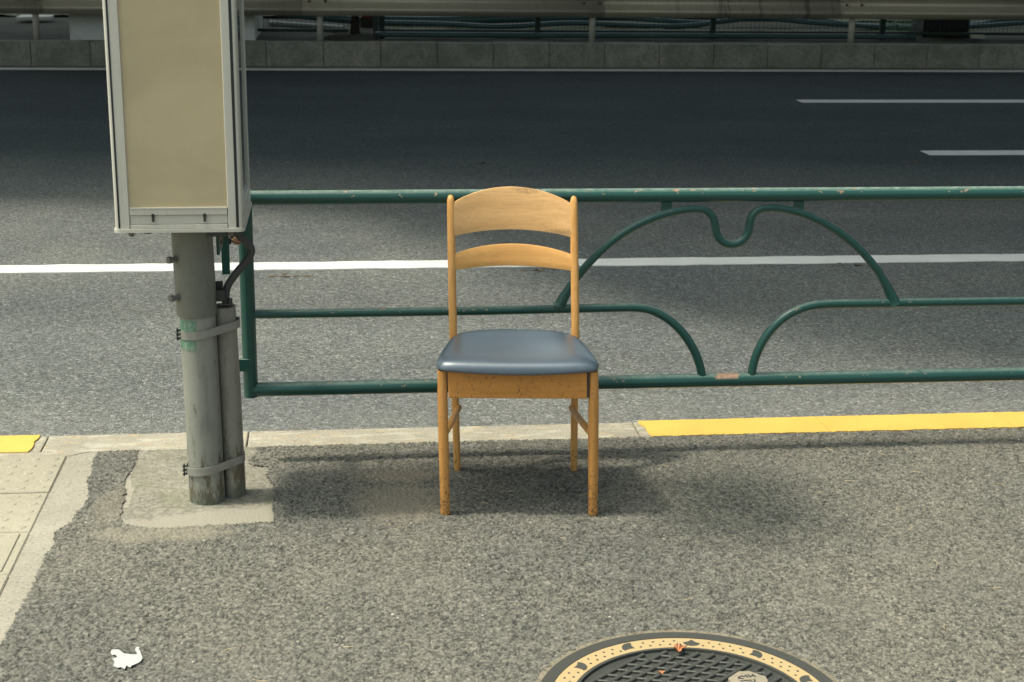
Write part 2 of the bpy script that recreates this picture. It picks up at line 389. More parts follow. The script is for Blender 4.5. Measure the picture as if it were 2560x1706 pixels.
UNSEEN_CONC = concrete('unseen_concrete', (.26,.26,.25), (.34,.34,.32), .2, .3, None, .3)
# -- manhole
M = Mat('cast_iron', .55, .35); n = M.noise(500, 3, .7); c = M.mix(n, (.030,.033,.030), (.085,.088,.08)); du = M.ramp(M.noise(11, 5, .7), [(.5, 0), (.8, 1)])
c = M.mix(M.math('MULTIPLY', du, .5), c, (.15,.135,.105)); M.color(c); M.bump(n, .3, .001); IRON = M.m
M = Mat('worn_iron_top', .45, .4); n = M.noise(600, 3, .7); c = M.mix(n, (.05,.052,.048), (.115,.113,.10)); M.color(c); M.bump(n, .3, .001); IRONTOP = M.m
M = Mat('cream_yellow_resin', .5); n = M.noise(260, 3, .7); n2 = M.noise(8, 4)
c = M.mix(n, (.375,.275,.14), (.44,.325,.17)); c = M.mix(M.math('MULTIPLY', M.ramp(n2, [(.55, 0), (.8, 1)]), .35), c, (.36,.28,.15)); M.color(c); RESIN = M.m
RECESS = plain('dark_inlay', (.06,.062,.055), .6, .2, .3, 300)
SAND = concrete('sandy_mortar', (.17,.145,.105), (.24,.205,.15), .6, .8)
TAB = concrete('beige_tab', (.23,.195,.145), (.29,.245,.185), .3, .3)
PAPER = plain('white_scrap', (.40,.41,.39), .8, 0, .06, 40)
M = Mat('dry_leaf', .6); n = M.noise(70, 4, .7); c = M.mix(n, (.30,.085,.02), (.50,.23,.10)); M.color(c); DRY = M.m

# ================================================================== THE LARGE STRUCTURE
ZR = -.12                                             # road level; the kerb top is 0
# road
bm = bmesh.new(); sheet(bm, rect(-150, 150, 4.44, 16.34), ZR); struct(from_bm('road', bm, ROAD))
# footway, far parts (asphalt and what lies under it)
ZA = .004
bm = bmesh.new(); sheet(bm, rect(-150, 150, -60, 4.339), -.02); struct(from_bm('footway_base', bm, CONC))
X0, X1, Y0, Y1 = -.86, 2.75, 2.35, 4.340             # where stones are built one by one
bm = bmesh.new()
for r_ in (rect(X1-.002, 150, -60, 4.338), rect(-.74, X1, -60, Y0+.002), rect(-150, -1.5, -60, 4.338)): sheet(bm, r_, .0025)
struct(from_bm('footway', bm, FOOT2))
bm = bmesh.new(); sheet(bm, rect(-1.5, -.58, -60, 4.338), -.001); struct(from_bm('concrete_strip', bm, CONC))

EDGE = [(5, -.72), (4.355, -.722), (4.25, -.728), (4.16, -.716), (4.10, -.72), (4.05, -.712), (3.97, -.698), (3.90, -.70), (3.85, -.715), (3.80, -.712), (3.72, -.748), (3.66, -.736), (3.56, -.745), (3.4, -.742), (3.3, -.748), (3.1, -.757), (2.0, -.765)]
PADPOLY = [(-.602, 4.37), (-.600, 4.20), (-.612, 4.09), (-.598, 4.00), (-.592, 3.90), (-.590, 3.82), (-.565, 3.765), (-.478, 3.735), (-.40, 3.742), (-.30, 3.750), (-.188, 3.757), (-.196, 3.86), (-.197, 3.94), (-.200, 4.02), (-.224, 4.10), (-.216, 4.16), (-.262, 4.17), (-.285, 4.21), (-.262, 4.27), (-.262, 4.37)]
MHX, MHY, MHR = .702, 2.717, .325

def inpoly(px, py, poly):
    ins = np.zeros(px.shape, bool); n = len(poly); j = n-1
    for i in range(n):
        xi, yi = poly[i]; xj, yj = poly[j]
        ins ^= ((yi > py) != (yj > py)) & (px < (xj-xi)*(py-yi)/(yj-yi+1e-12)+xi); j = i
    return ins
def stones(X, Y, cell, seed):
    """Voronoi stones: for every point its stone's centre, the stone's random numbers and F1, F2"""
    r = np.random.default_rng(seed)
    gx0, gy0 = math.floor(X.min()/cell)-2, math.floor(Y.min()/cell)-2
    nx, ny = math.ceil(X.max()/cell)-gx0+3, math.ceil(Y.max()/cell)-gy0+3
    jit = r.random((nx, ny, 2)); rnd = r.random((nx, ny, 4)).astype(np.float32)
    ix = np.floor(X/cell).astype(int)-gx0; iy = np.floor(Y/cell).astype(int)-gy0
    f1 = np.full(X.shape, 9e9); f2 = f1.copy(); bi = np.zeros(X.shape, int); bj = bi.copy(); bx = X*0; by = X*0
    for a in (-1, 0, 1):
        for b in (-1, 0, 1):
            i, j = ix+a, iy+b
            cx = (i+gx0+jit[i, j, 0])*cell; cy = (j+gy0+jit[i, j, 1])*cell
            ang = rnd[i, j, 3]*math.pi; ca, sa = np.cos(ang), np.sin(ang)
            dx, dy = X-cx, Y-cy
            u, v = (dx*ca+dy*sa)*.82, (-dx*sa+dy*ca)*1.15
            d = np.sqrt(u*u+v*v)/cell
            m1 = d < f1
            f2 = np.where(m1, f1, np.minimum(f2, d))
            bi = np.where(m1, i, bi); bj = np.where(m1, j, bj); bx = np.where(m1, cx, bx); by = np.where(m1, cy, by); f1 = np.where(m1, d, f1)
    return f1, f2, rnd[bi, bj], bx, by
def smooth2(X, Y, cell, seed):
    """value noise, bilinear"""
    r = np.random.default_rng(seed); t = r.random((800, 800))
    u, v = X/cell+80, Y/cell+80; i, j = np.floor(u).astype(int), np.floor(v).astype(int); fu, fv = u-i, v-j
    fu, fv = fu*fu*(3-2*fu), fv*fv*(3-2*fv); i %= 799; j %= 799
    return (t[i,j]*(1-fu)+t[i+1,j]*fu)*(1-fv)+(t[i,j+1]*(1-fu)+t[i+1,j+1]*fu)*fv

def stone_sheet(name, x0, x1, y0, y1, step, cell, amp, keep, z0, mat):
    nx, ny = int((x1-x0)/step)+1, int((y1-y0)/step)+1
    X, Y = np.meshgrid(np.linspace(x0, x1, nx), np.linspace(y0, y1, ny), indexing='ij')
    f1, f2, rn, cx, cy = stones(X, Y, cell, 5)
    g1, g2, rm, _, _ = stones(X+7, Y+3, cell*.62, 9)
    patch = smooth2(X, Y, .09, 3)
    gap = np.clip(1-(f2-f1)/.34, 0, 1)**.9; pit = np.clip((smooth2(X, Y, .0075, 13)-.40)*3.5, 0, 1); gap *= .22+.95*pit; gap = np.clip(gap, 0, 1)
    tx, ty = (rn[..., 0]-.5)*.42, (rn[..., 1]-.5)*.42
    H = z0 + amp*(rn[..., 2]-.5)*(.7+.8*patch) + tx*(X-cx) + ty*(Y-cy) - amp*1.4*gap - .35*amp*np.clip(1-(g2-g1)/.2, 0, 1) + .002*(smooth2(X, Y, .35, 4)-.5)
    tone = np.clip(.18+.48*rn[..., 1]+.75*(rm[..., 0]-.5)+.12*(patch-.5), 0, .93)
    fine = np.clip(1-(g2-g1)/.35, 0, 1)*(rm[..., 1] > .62)*np.clip(pit*1.5, 0, 1); gap = np.maximum(gap, fine)
    tone = np.where(rm[..., 2] > .9985, 1.0, tone)
    ok = keep(cx, cy)
    idx = np.arange(nx*ny).reshape(nx, ny)
    f = np.stack([idx[:-1, :-1], idx[1:, :-1], idx[1:, 1:], idx[:-1, 1:]], -1)
    fk = ok[:-1, :-1] & ok[1:, :-1] & ok[1:, 1:] & ok[:-1, 1:]
    f = f[fk]
    me = bpy.data.meshes.new(name); nv, nf = nx*ny, len(f)
    used = np.zeros(nv, bool); used[f.ravel()] = True; remap = np.cumsum(used)-1; f = remap[f]
    V = np.stack([X, Y, H], -1).reshape(-1, 3)[used].astype(np.float32); nv = len(V)
    me.vertices.add(nv); me.vertices.foreach_set('co', V.ravel())
    me.loops.add(nf*4); me.loops.foreach_set('vertex_index', f.ravel().astype(np.int32))
    me.polygons.add(nf); me.polygons.foreach_set('loop_start', (np.arange(nf)*4).astype(np.int32)); me.polygons.foreach_set('loop_total', np.full(nf, 4, np.int32))
    a = me.attributes.new('stone', 'FLOAT', 'POINT'); a.data.foreach_set('value', tone.ravel()[used].astype(np.float32))
    a = me.attributes.new('gap', 'FLOAT', 'POINT'); a.data.foreach_set('value', (gap*.9).ravel()[used].astype(np.float32))
    me.update(calc_edges=True)
    return link(name, me, mat)
def keep_foot(cx, cy):
    ex = np.interp(cy, [e[0] for e in EDGE][::-1], [e[1] for e in EDGE][::-1])
    return (cx > ex) & ~inpoly(cx, cy, PADPOLY) & (np.hypot(cx-MHX, cy-MHY) > MHR+.007) & (cy < 4.336)
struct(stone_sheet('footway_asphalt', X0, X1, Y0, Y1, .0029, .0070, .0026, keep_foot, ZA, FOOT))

# footing round the pole: a rough cast slab with an uneven surface
def rough_pad():
    step = .012; xs = np.arange(-.62, -.18, step); ys = np.arange(3.72, 4.345, step)
    bm = bmesh.new(); V = {}
    for i, x in enumerate(xs):
        for j, y in enumerate(ys):
            z = -.0005 + .004*(float(smooth2(np.array([x]), np.array([y]), .07, 21)[0])-.5)
            V[i, j] = bm.verts.new((x, y, z))
    for i in range(len(xs)-1):
        for j in range(len(ys)-1):
            if bool(inpoly(np.array([xs[i]+step/2]), np.array([ys[j]+step/2]), [(a*1.0, b) for a, b in PADPOLY])[0] if True else 0):
                bm.faces.new((V[i,j], V[i+1,j], V[i+1,j+1], V[i,j+1]))
    for v in [v for v in bm.verts if not v.link_faces]: bm.verts.remove(v)
    return bm
# widen a little so that the stones overlap the slab's edge
_pp = PADPOLY; cxp, cyp = -.4, 4.0
PADPOLY = [(cxp+(x-cxp)*1.06, cyp+(y-cyp)*1.05) for x, y in _pp]
struct(from_bm('concrete_footing', rough_pad(), PAD, smooth=True)); PADPOLY = _pp

# near kerb, stone by stone
kerb = holder('kerb')
me_k = None
for k in range(-10, 16):
    x0 = -.29 + .6*k
    if me_k is None:
        bm = bmesh.new(); box(bm, (.3, 0, 0), (.597, .148, .30), .005); me_k = from_bm('kerb_stone', bm, KERB, kerb).data; o = kerb.children[0] if kerb.children else bpy.data.objects['kerb_stone']
    else:
        o = bpy.data.objects.new('kerb_stone', me_k); COL.objects.link(o); o.parent = kerb
    o.location = (x0, 4.412, -.15 + random.uniform(-.0015, .0015))
bm = bmesh.new(); box(bm, (0, 4.412, -.17), (300, .14, .30)); struct(from_bm('kerb_bed', bm, CONC))
# gutter strip beside the tactile paving
bm = bmesh.new(); sheet(bm, [(-60, 4.30), (-.80, 4.30), (-.74, 4.338), (-60, 4.338)], .0005); struct(from_bm('kerb_backing', bm, KERB))

# yellow no-parking paint on the kerb
def yellow(x0, x1, endl, endr, zt=.0035):
    bm = bmesh.new(); n = 60; lo = []; hi = []
    near, far = 4.339, 4.484
    pts = []
    for i in range(n+1): pts.append((x0+(x1-x0)*i/n, near+random.uniform(-.0035, .0035)))
    for i in range(1, 5): pts.append((x1+endr*i/5+random.uniform(-.005,.005)*(abs(endr) > .007), near+(far-near)*i/5))
    for i in range(n+1): pts.append((x1+endr-(x1+endr-x0-endl)*i/n, far+random.uniform(-.002, .002)))
    for i in range(1, 5): pts.append((x0+endl*(1-i/5)+random.uniform(-.005,.005)*(abs(endl) > .007), far-(far-near)*i/5))
    slab(bm, pts, -.002, zt); return bm
for xa_, xb_ in ((.945, 1.508), (1.5094, 2.108), (2.1094, 2.708), (2.7094, 3.308), (3.3094, 9)):
    struct(from_bm('yellow_kerb_line', yellow(xa_, xb_, -.018 if xa_ < 1 else -.006, -.006 if xb_ < 8 else 0), YELLOW))
struct(from_bm('yellow_kerb_line', yellow(-9, -.925, 0, .010), YELLOW))

# tactile paving: tiles in two columns
tact = holder('tactile_paving')
TYS = [(4.295, 4.012, 'dot'), (4.006, 3.738, 'dot'), (3.732, 3.478, 'bar'), (3.472, 3.20, 'bar'), (3.194, 2.92, 'bar'), (2.914, 2.64, 'bar')]
def tile_mesh(w, d, kind):
    bm = bmesh.new(); box(bm, (0,0,-.011), (w, d, .03), .003, None, 1)
    if kind == 'dot':
        for i in range(5):
            for j in range(5):
                bmesh.ops.create_cone(bm, cap_ends=True, segments=10, radius1=.0135, radius2=.0085, depth=.0026, matrix=Matrix.Translation((-w/2+w*(i+.5)/5, -d/2+d*(j+.5)/5, .0051)))
    else:
        for i in range(4): box(bm, (-w/2+w*(i+.5)/4, 0, .0055), (.026, d*.9, .004), .0018, None, 1)
    return bm
mesh_cache = {}
for col in range(2):
    for (ya, yb, kd) in TYS:
        w, d = .272, ya-yb; x = -.807-w/2-col*(w+.005)
        key = (round(d, 3), kd)
        if key in mesh_cache:
            o = bpy.data.objects.new('tile', mesh_cache[key]); COL.objects.link(o); o.parent = tact
        else:
            o = from_bm('tile', tile_mesh(w, d, kd), TILE, tact); mesh_cache[key] = o.data
        o.location = (x, (ya+yb)/2, random.uniform(-.001, .001))

# road markings
def line(name, x0, x1, y0, y1, jag=.004):
    bm = bmesh.new(); n = max(8, int((x1-x0)*12)); n = min(n, 260)
    a = [(x0+(x1-x0)*i/n, y0+random.uniform(-jag, jag)) for i in range(n+1)]; b = [(x1-(x1-x0)*i/n, y1+random.uniform(-jag, jag)) for i in range(n+1)]
    slab(bm, a+b, ZR-.002, ZR+.004); return struct(from_bm(name, bm, WHITE))
line('lane_line', -6, 14, 7.115, 7.265, .006); line('lane_line', -80, -6, 7.115, 7.265); line('lane_line', 14, 80, 7.115, 7.265)
for x0, y in ((4.20, 10.43), (4.20+10, 10.43), (-11, 10.43), (4.15, 13.38), (14.1, 13.38), (-11, 13.38)):
    line('lane_dash', x0, x0+5.2, y-.02, y+.165)
line('edge_line', -80, 80, 15.96, 16.14)
bm = bmesh.new(); sheet(bm, rect(-150, 150, 16.16, 16.36), ZR+.005); struct(from_bm('gutter', bm, FARKERB))

# faint survey crosses sprayed along the lane and beside the white line
SURV = plain('faded_survey_paint', (.115,.09,.055), .9, 0, .5, 60)
for (x, y) in ((200,375),(650,375),(1060,376),(1590,376),(2110,374),(655,636),(1235,622),(1935,612)):
    p = ground(x*1.088, y*1.088, ZR); bm = bmesh.new(); Y_ = p.y; k_ = Y_/10
    for q in range(5):
        x_ = p.x+random.uniform(-.20, .20)*k_; L_ = random.uniform(.01, .05)*k_; sheet(bm, rect(x_, x_+L_, p.y-.010*k_, p.y+.010*k_+random.uniform(0, .02)), ZR+.003)
    for q in range(2):
        y_ = p.y+random.uniform(-.08, .06)*k_; x_ = p.x+random.uniform(-.03, .03)*k_; sheet(bm, rect(x_, x_+.03*k_, y_, y_+.03*k_), ZR+.0035+.0003*q)
    struct(from_bm('survey_mark', bm, SURV))
# far kerb, stone by stone, then the median behind it
fk = holder('far_kerb'); ZT = .132
FX0 = -3.141; shade_k = None
for k in range(-8, 26):
    if shade_k is None:
        bm = bmesh.new(); box(bm, (.3, .09, 0), (.597, .18, .30), .010, None, 3); o = from_bm('kerb_stone', bm, FARKERB, fk); shade_k = o.data
    else:
        o = bpy.data.objects.new('kerb_stone', shade_k); COL.objects.link(o); o.parent = fk
    o.location = (FX0+.6*k, 16.34+random.uniform(-.004, .004), ZT-.15+random.uniform(-.004, .004))
bm = bmesh.new(); box(bm, (0, 16.45, -.03), (300, .16, .28)); struct(from_bm('far_kerb_bed', bm, DIRT))
def lumpy(x0, x1, y0, y1, z, amp, step, seed):
    nx, ny = int((x1-x0)/step)+1, int((y1-y0)/step)+1
    X, Y = np.meshgrid(np.linspace(x0, x1, nx), np.linspace(y0, y1, ny), indexing='ij')
    H = z + amp*(smooth2(X, Y, .5, seed)-.5) + amp*.6*(smooth2(X, Y, .14, seed+1)-.5)
    bm = bmesh.new(); V = [[bm.verts.new((X[i,j], Y[i,j], H[i,j])) for j in range(ny)] for i in range(nx)]
    for i in range(nx-1):
        for j in range(ny-1): bm.faces.new((V[i][j], V[i+1][j], V[i+1][j+1], V[i][j+1]))
    return bm
struct(from_bm('median_ground', lumpy(-8, 14, 16.5, 18.4, .105, .03, .08, 31), DIRT, smooth=True))
bm = bmesh.new(); sheet(bm, rect(-150, 150, 16.5, 60), .075); struct(from_bm('median_base', bm, DIRT))
struct(from_bm('gravel_bed', lumpy(-.7, 14, 18.35, 19.0, .10, .03, .08, 35), GRAV, smooth=True))
struct(from_bm('gravel_yard', lumpy(-8, 16, 20.4, 24, .10, .05, .15, 37), GRAV, smooth=True))

# unseen elevated road, assumed and added to shade the far lanes; its edge is shaped after the shadow line
HV = 8.4
edge_px = [(0, 512), (500, 524), (800, 546), (1050, 590), (1300, 700), (1650, 800), (2100, 880), (2560, 935)]
edge = [ground(x, y, ZR) for x, y in edge_px]
lift = -SUN/(-SUN.z)*HV
pts = [(-70, 9.25)] + [(p.x, p.y) for p in edge] + [(4, 4.9), (7, 4.7), (70, 4.6)]
pts = [(x+lift.x, y+lift.y) for x, y in pts] + [(70, 22.5), (-70, 22.5)]
bm = bmesh.new(); slab(bm, pts, HV+ZR, HV+ZR+1.3); struct(from_bm('assumed_shade_road', bm, UNSEEN_CONC))

# ================================================================== CHAIR
chair = thing('wooden_chair', 'wooden dining chair with dark blue vinyl seat standing in front of green railing', 'chair', (.4625, 3.749, ZA), -.085)
def ch(o):   # old chair, racked a little to the left
    for v in o.data.vertices: v.co.x -= .024*v.co.z
    return o
LW, LD = .3955, .333
for sx in (-1, 1):
    bm = bmesh.new(); x = sx*LW/2
    # front leg: flat inside and front, rounded outside
    prof = [(0.0, .0115, .0125), (.006, .0125, .0135), (.20, .0133, .0145), (.33, .0130, .0150), (.402, .0113, .0150)]
    rings = []
    for z, hw, hd in prof:
        ring = []
        for (a, b) in [(-1,-.6),(-.6,-1),(.5,-1),(1,-.55),(1,.55),(.5,1),(-.6,1),(-1,.6)]:
            ring.append(bm.verts.new((x+sx*a*hw, b*hd+.004, z)))
        rings.append(ring)
    for r0, r1 in zip(rings, rings[1:]):
        for k in range(8): bm.faces.new((r0[k], r0[(k+1)%8], r1[(k+1)%8], r1[k]))
    bm.faces.new(rings[0]); bm.faces.new(rings[-1])
    leg = ch(smooth_angle(from_bm('front_leg', bm, WOODF, chair), 60))
    g = bmesh.new(); bmesh.ops.create_cone(g, cap_ends=True, segments=12, radius1=.0095, radius2=.0095, depth=.004, matrix=Matrix.Translation((x, .004, -.0012)))
    from_bm('glide', g, BLACK, leg)
def post_pt(sx, z):
    """rear upright: straight up to the seat, then leaning back and out a touch"""
    x = sx*(.168 + .004*min(1, z/.42)); y = LD
    if z > .40: y += (z-.40)*.20 + .06*max(0, z-.55)**2
    return Vector((x, y, z))
for sx in (-1, 1):
    bm = bmesh.new()
    zs = [0, .006, .1, .2, .3, .38, .44, .5, .56, .62, .68, .73, .761, .774, .782, .786]
    rr = [.0085, .0096, .0102, .0106, .011, .0112, .0112, .0112, .0112, .0112, .011, .0108, .0105, .0098, .0075, .003]
    rings = []
    for z, r0 in zip(zs, rr):
        p = post_pt(sx, z); ring = []
        for k in range(14):
            a = 2*math.pi*k/14; ca, sa = math.cos(a), math.sin(a)
            e = .75; ring.append(bm.verts.new((p.x+math.copysign(abs(ca)**e, ca)*r0, p.y+math.copysign(abs(sa)**e, sa)*r0*1.25, p.z)))
        rings.append(ring)
    for a, b in zip(rings, rings[1:]):
        for k in range(14): bm.faces.new((a[k], a[(k+1)%14], b[(k+1)%14], b[k]))
    bm.faces.new(rings[0]); bm.faces.new(rings[-1])
    p = ch(smooth_angle(from_bm('back_post', bm, WOODV, chair), 60))
    g = bmesh.new(); bmesh.ops.create_cone(g, cap_ends=True, segments=12, radius1=.008, radius2=.008, depth=.004, matrix=Matrix.Translation((sx*.168, LD, -.0012)))
    from_bm('glide', g, BLACK, p)
def back_rail(name, mat, z_end0, z_end1, z_mid0, z_mid1, th):
    """a bent rail between the posts: arched top and bottom, hollow towards the sitter"""
    bm = bmesh.new(); n = 28; m_ = 6; F = []; B = []
    for i in range(n+1):
        t = -1+2*i/n; a = 1-t*t; aa = a**.9
        z0 = z_end0+(z_mid0-z_end0)*aa; z1 = z_end1+(z_mid1-z_end1)*aa
        colF = []; colB = []
        for j in range(m_+1):
            z = z0+(z1-z0)*j/m_; p = post_pt(1, z); hw = abs(p.x)-.006
            y = p.y + .030*a - .004
            ins = .0022 if j in (0, m_) else 0
            colF.append(bm.verts.new((t*hw, y-th/2+ins, z))); colB.append(bm.verts.new((t*hw, y+th/2-ins, z)))
        F.append(colF); B.append(colB)
    for i in range(n):
        for j in range(m_):
            bm.faces.new((F[i][j], F[i+1][j], F[i+1][j+1], F[i][j+1])); bm.faces.new((B[i][j+1], B[i+1][j+1], B[i+1][j], B[i][j]))
        bm.faces.new((F[i][0], B[i][0], B[i+1][0], F[i+1][0])); bm.faces.new((F[i][m_], F[i+1][m_], B[i+1][m_], B[i][m_]))
    for i in (0, n):
        for j in range(m_): bm.faces.new((F[i][j], F[i][j+1], B[i][j+1], B[i][j]))
    return ch(smooth_angle(from_bm(name, bm, mat, chair), 50))
back_rail('crest_rail', WOODX, .675, .765, .690, .805, .015)
back_rail('back_slat', WOODS, .583, .626, .590, .649, .014)
# seat: a padded board, outline wide in front, narrowing to the posts
half = [(0, -.030), (.08, -.0295), (.15, -.027), (.185, -.022), (.203, -.012), (.2105, .004), (.2125, .03), (.2085, .075), (.198, .15), (.1875, .215), (.176, .262), (.160, .292), (.135, .313), (.10, .328), (.05, .337), (0, .340)]
hs = spline([(x, y, 0) for x, y in half], 3)
out = [(p.x, p.y) for p in hs] + [(-p.x, p.y) for p in hs[-2:0:-1]]
cxs, cys = 0, .15
layers = [(.02, .4045), (.003, .4048), (0, .407), (0, .4115), (.0012, .4160), (.0042, .4212), (.0095, .4264), (.019, .4300), (.030, .4332), (.050, .4358), (.09, .4374), (.13, .4380), (.155, .4382)]
bm = bmesh.new(); rings = []
for ins_, z in layers:
    ring = []
    for (x, y) in out:
        dx, dy = x-cxs, y-cys; L = math.hypot(dx, dy)
        q = max(.03, 1-ins_/L*min(1.0, L/.17)); xx, yy = cxs+dx*q, cys+dy*q
        zz = z - .006*max(0, (yy-.02)/.32)*(1 if z > .408 else .6)      # slopes back a little
        if z < .412 and y < .01: zz -= .007*max(0, 1-(x/.17)**2)           # the cover sags at the middle of the front edge
        ring.append(bm.verts.new((xx, yy, zz)))
    rings.append(ring)
n = len(out)
for a, b in zip(rings, rings[1:]):
    for k in range(n): bm.faces.new((a[k], a[(k+1)%n], b[(k+1)%n], b[k]))
bm.faces.new(rings[-1]); bm.faces.new(rings[0][::-1])
ch(from_bm('seat', bm, VINYL, chair, smooth=True))
# aprons
bm = bmesh.new(); box(bm, (-.001, -.004, .3665), (LW-.034, .018, .073), .0025); ch(from_bm('front_apron', bm, WOODA, chair))
for sx in (-1, 1):
    bm = bmesh.new(); a = Vector((sx*(LW/2-.004), .02, .372)); b = Vector((sx*.160, LD-.008, .368)); d = b-a
    box(bm, (a+b)/2, (.016, d.length, .052), .002, Matrix.Rotation(math.atan2(-d.x, d.y), 3, 'Z')); ch(from_bm('side_apron', bm, WOODA, chair))
    bm = bmesh.new(); a = Vector((sx*(LW/2-.003), .010, .222)); b = Vector((sx*.160, LD-.004, .190))
    tube(bm, [a, a.lerp(b, .5), b], [.0088, .0098, .0088], 12); ch(from_bm('stretcher', bm, WOODV, chair, True))
bm = bmesh.new(); box(bm, (0, LD, .365), (.326, .016, .05), .002); ch(from_bm('rear_apron', bm, WOODA, chair))
bm = bmesh.new(); box(bm, (LW/2-.0165, -.006, .366), (.004, .014, .066), .001); ch(from_bm('metal_bracket', bm, DARKST, chair))

# ================================================================== RAILING
RY = 4.212
def C2(x, y): p = at(1350+x/1.9446, 440+y/1.9446, RY); return p
rail = thing('pedestrian_railing', 'chipped dark green tubular steel railing with arched centre behind the chair', 'railing', (-.244, RY, .2))
off = Vector((-.244, RY, .2))
def rl(pts): return [Vector(p)-off for p in pts]
XE = -.263; ZTOP, ZBOT, ZMID = .779, .221, .445
def rpart(name, pts, r, n=16, flat=None):
    bm = bmesh.new(); tube(bm, rl(pts), r, n, flat); return smooth_angle(from_bm(name, bm, GREEN, rail), 50)
rpart('end_post', [(XE, RY, ZBOT-.020), (XE, RY, .5), (XE, RY, ZTOP+.0)], .0205)
rpart('top_rail', [(XE-.02, RY, ZTOP), (.5, RY, ZTOP), (1.5, RY, ZTOP-.001), (5.0, RY, ZTOP-.002)], .0205)
rpart('bottom_rail', [(XE, RY, ZBOT), (.5, RY, ZBOT), (1.5, RY, ZBOT), (5.0, RY, ZBOT)], .0205)
mid_l = [(400,640),(470,641),(540,653),(610,688),(670,737),(715,792),(750,852),(773,910),(786,962),(788,985)]
mid_r = [(1026,980),(1032,945),(1042,900),(1064,842),(1097,783),(1142,728),(1202,679),(1272,645),(1340,628),(1420,622)]
pl = [at(640, 785, RY)] + [C2(*p) for p in mid_l]; z0 = pl[0].z
pl = [Vector((XE, RY, ZMID))] + [Vector((.4, RY, ZMID))] + spline([C2(*p) for p in mid_l], 5)
rpart('middle_rail', pl, [.0128]*(len(pl)-4)+[.0132, .014, .0155, .0175])
pr = spline([C2(*p) for p in mid_r], 5); zr = pr[-1].z
pr += [Vector((pr[-1].x+.25, RY, zr)), Vector((5.0, RY, zr))]
rpart('middle_rail', pr, [.0175, .0155, .014, .0132]+[.0128]*(len(pr)-4))
arch = [(88,638),(100,620),(125,575),(160,520),(205,462),(260,400),(330,335),(410,275),(500,225),(600,187),(690,166),(760,160),(805,168),(833,192),(846,222),(852,255),(862,290),(888,320),(930,333),(972,322),(1003,292),(1017,255),(1023,218),(1036,188),(1064,164),(1110,154),(1170,158),(1240,172),(1320,200),(1400,240),(1480,293),(1545,348),(1600,408),(1650,473),(1690,547),(1716,600),(1722,622)]
pa = spline([C2(*p) for p in arch], 4); N = len(pa)
ra = [.0118 + .008*max(0, 1-i/11) + .008*max(0, 1-(N-1-i)/11) for i in range(N)]
rpart('arch', pa, ra, 14)
for xx, zb in ((615, 172), (1258, 172)):
    p = C2(xx, 145); bm = bmesh.new(); box(bm, Vector((p.x, RY, (ZTOP-.018 + C2(xx, zb).z)/2))-off, (.030, .007, ZTOP-.018-C2(xx, zb).z+.012), .0012); from_bm('lug', bm, GREEN, rail)
# brackets that hold the panel to the pole
bm = bmesh.new(); box(bm, Vector((-.283, 4.195, .300))-off, (.045, .008, .036), .001); from_bm('bracket', bm, GREEN, rail)
br = bmesh.new(); box(br, Vector((-.280, 4.185, .690))-off, (.050, .008, .046), .001)
b2 = from_bm('bracket', br, GREEN, rail)
bm = bmesh.new(); box(bm, Vector((-.316, 4.16, .655))-off, (.022, .008, .16), .001); box(bm, Vector((-.320, 4.06, .70))-off, (.008, .20, .05), .001); from_bm('bracket', bm, GREEN, rail)
bm = bmesh.new(); tube(bm, rl([(-.315, 4.17, .667), (-.270, 4.17, .667)]), .006, 8); tube(bm, rl([(-.293, 4.17, .667), (-.274, 4.17, .667)]), .011, 6); from_bm('bolt', bm, RUSTW, b2)
bm = bmesh.new(); tube(bm, rl([(-.322, 4.17, .667), (-.300, 4.17, .667)]), .010, 6); from_bm('bolt', bm, DARKST, b2)

# ================================================================== BUS STOP
BX, BYc, BZ = -.395, 3.932, .79
bs = thing('bus_stop', 'grey bus stop pole carrying a tall aluminium display box with blank beige panel', 'bus stop', (-.375, 3.932, 0))
bo = Vector((-.375, 3.932, 0))
def bpart(name, bm, mat, par=None, smooth=None):
    for v in bm.verts: v.co -= bo
    o = from_bm(name, bm, mat, par or bs)
    if smooth: smooth_angle(o, smooth)
    return o
W2, D2, BT = .155, .178, 1.93
def rounded_rect(w, d, r, n=6):
    P = []
    for (cx, cy, a0) in ((w-r, -d+r, -90), (w-r, d-r, 0), (-w+r, d-r, 90), (-w+r, -d+r, 180)):
        for k in range(n+1):
            a = math.radians(a0+90*k/n); P.append((cx+r*math.cos(a), cy+r*math.sin(a)))
    return P
# corner extrusions: rounded on the outside
def corner(sx, sy):
    bm = bmesh.new(); r = .012; P = []
    fx, fy = .0365, .020                                  # face width, depth on the side
    n = 6
    P.append((W2-fx, -D2+.004)); P.append((W2-fx+.002, -D2))
    for k in range(n+1):
        a = math.radians(-90+90*k/n); P.append((W2-.008+.008*math.cos(a), -D2+.008+.008*math.sin(a)))
    P += [(W2, -D2+fy), (W2-.010, -D2+fy), (W2-.010, -D2+.012), (W2-fx, -D2+.012)]
    P = [(BX+sx*x, BYc-sy*y) if False else (BX+sx*x, BYc+sy*y) for x, y in P]
    slab(bm, P, BZ, BT); return bm
for sx in (-1, 1):
    for sy in (1, -1):
        o = bpart('corner_post', corner(sx, sy), ALU, None, 40)
        # rubber seam let into each post, proud by a hair
        g = bmesh.new(); xs = W2-.0125 if sx < 0 else W2-.0085
        box(g, (BX+sx*(W2-(.0105 if sx < 0 else .0125)), BYc-sy*D2, (BZ+BT)/2), (.0045 if sx < 0 else .007, .0016, BT-BZ-.004)); bpart('seam', g, GASKET, o)
# display panels front and back
for sy in (1, -1):
    g = bmesh.new(); box(g, (BX, BYc+sy*(-D2+.008), (BZ+.050+BT)/2), (2*W2-.070, .006, BT-BZ-.050), .001); bpart('display_panel', g, BEIGE)
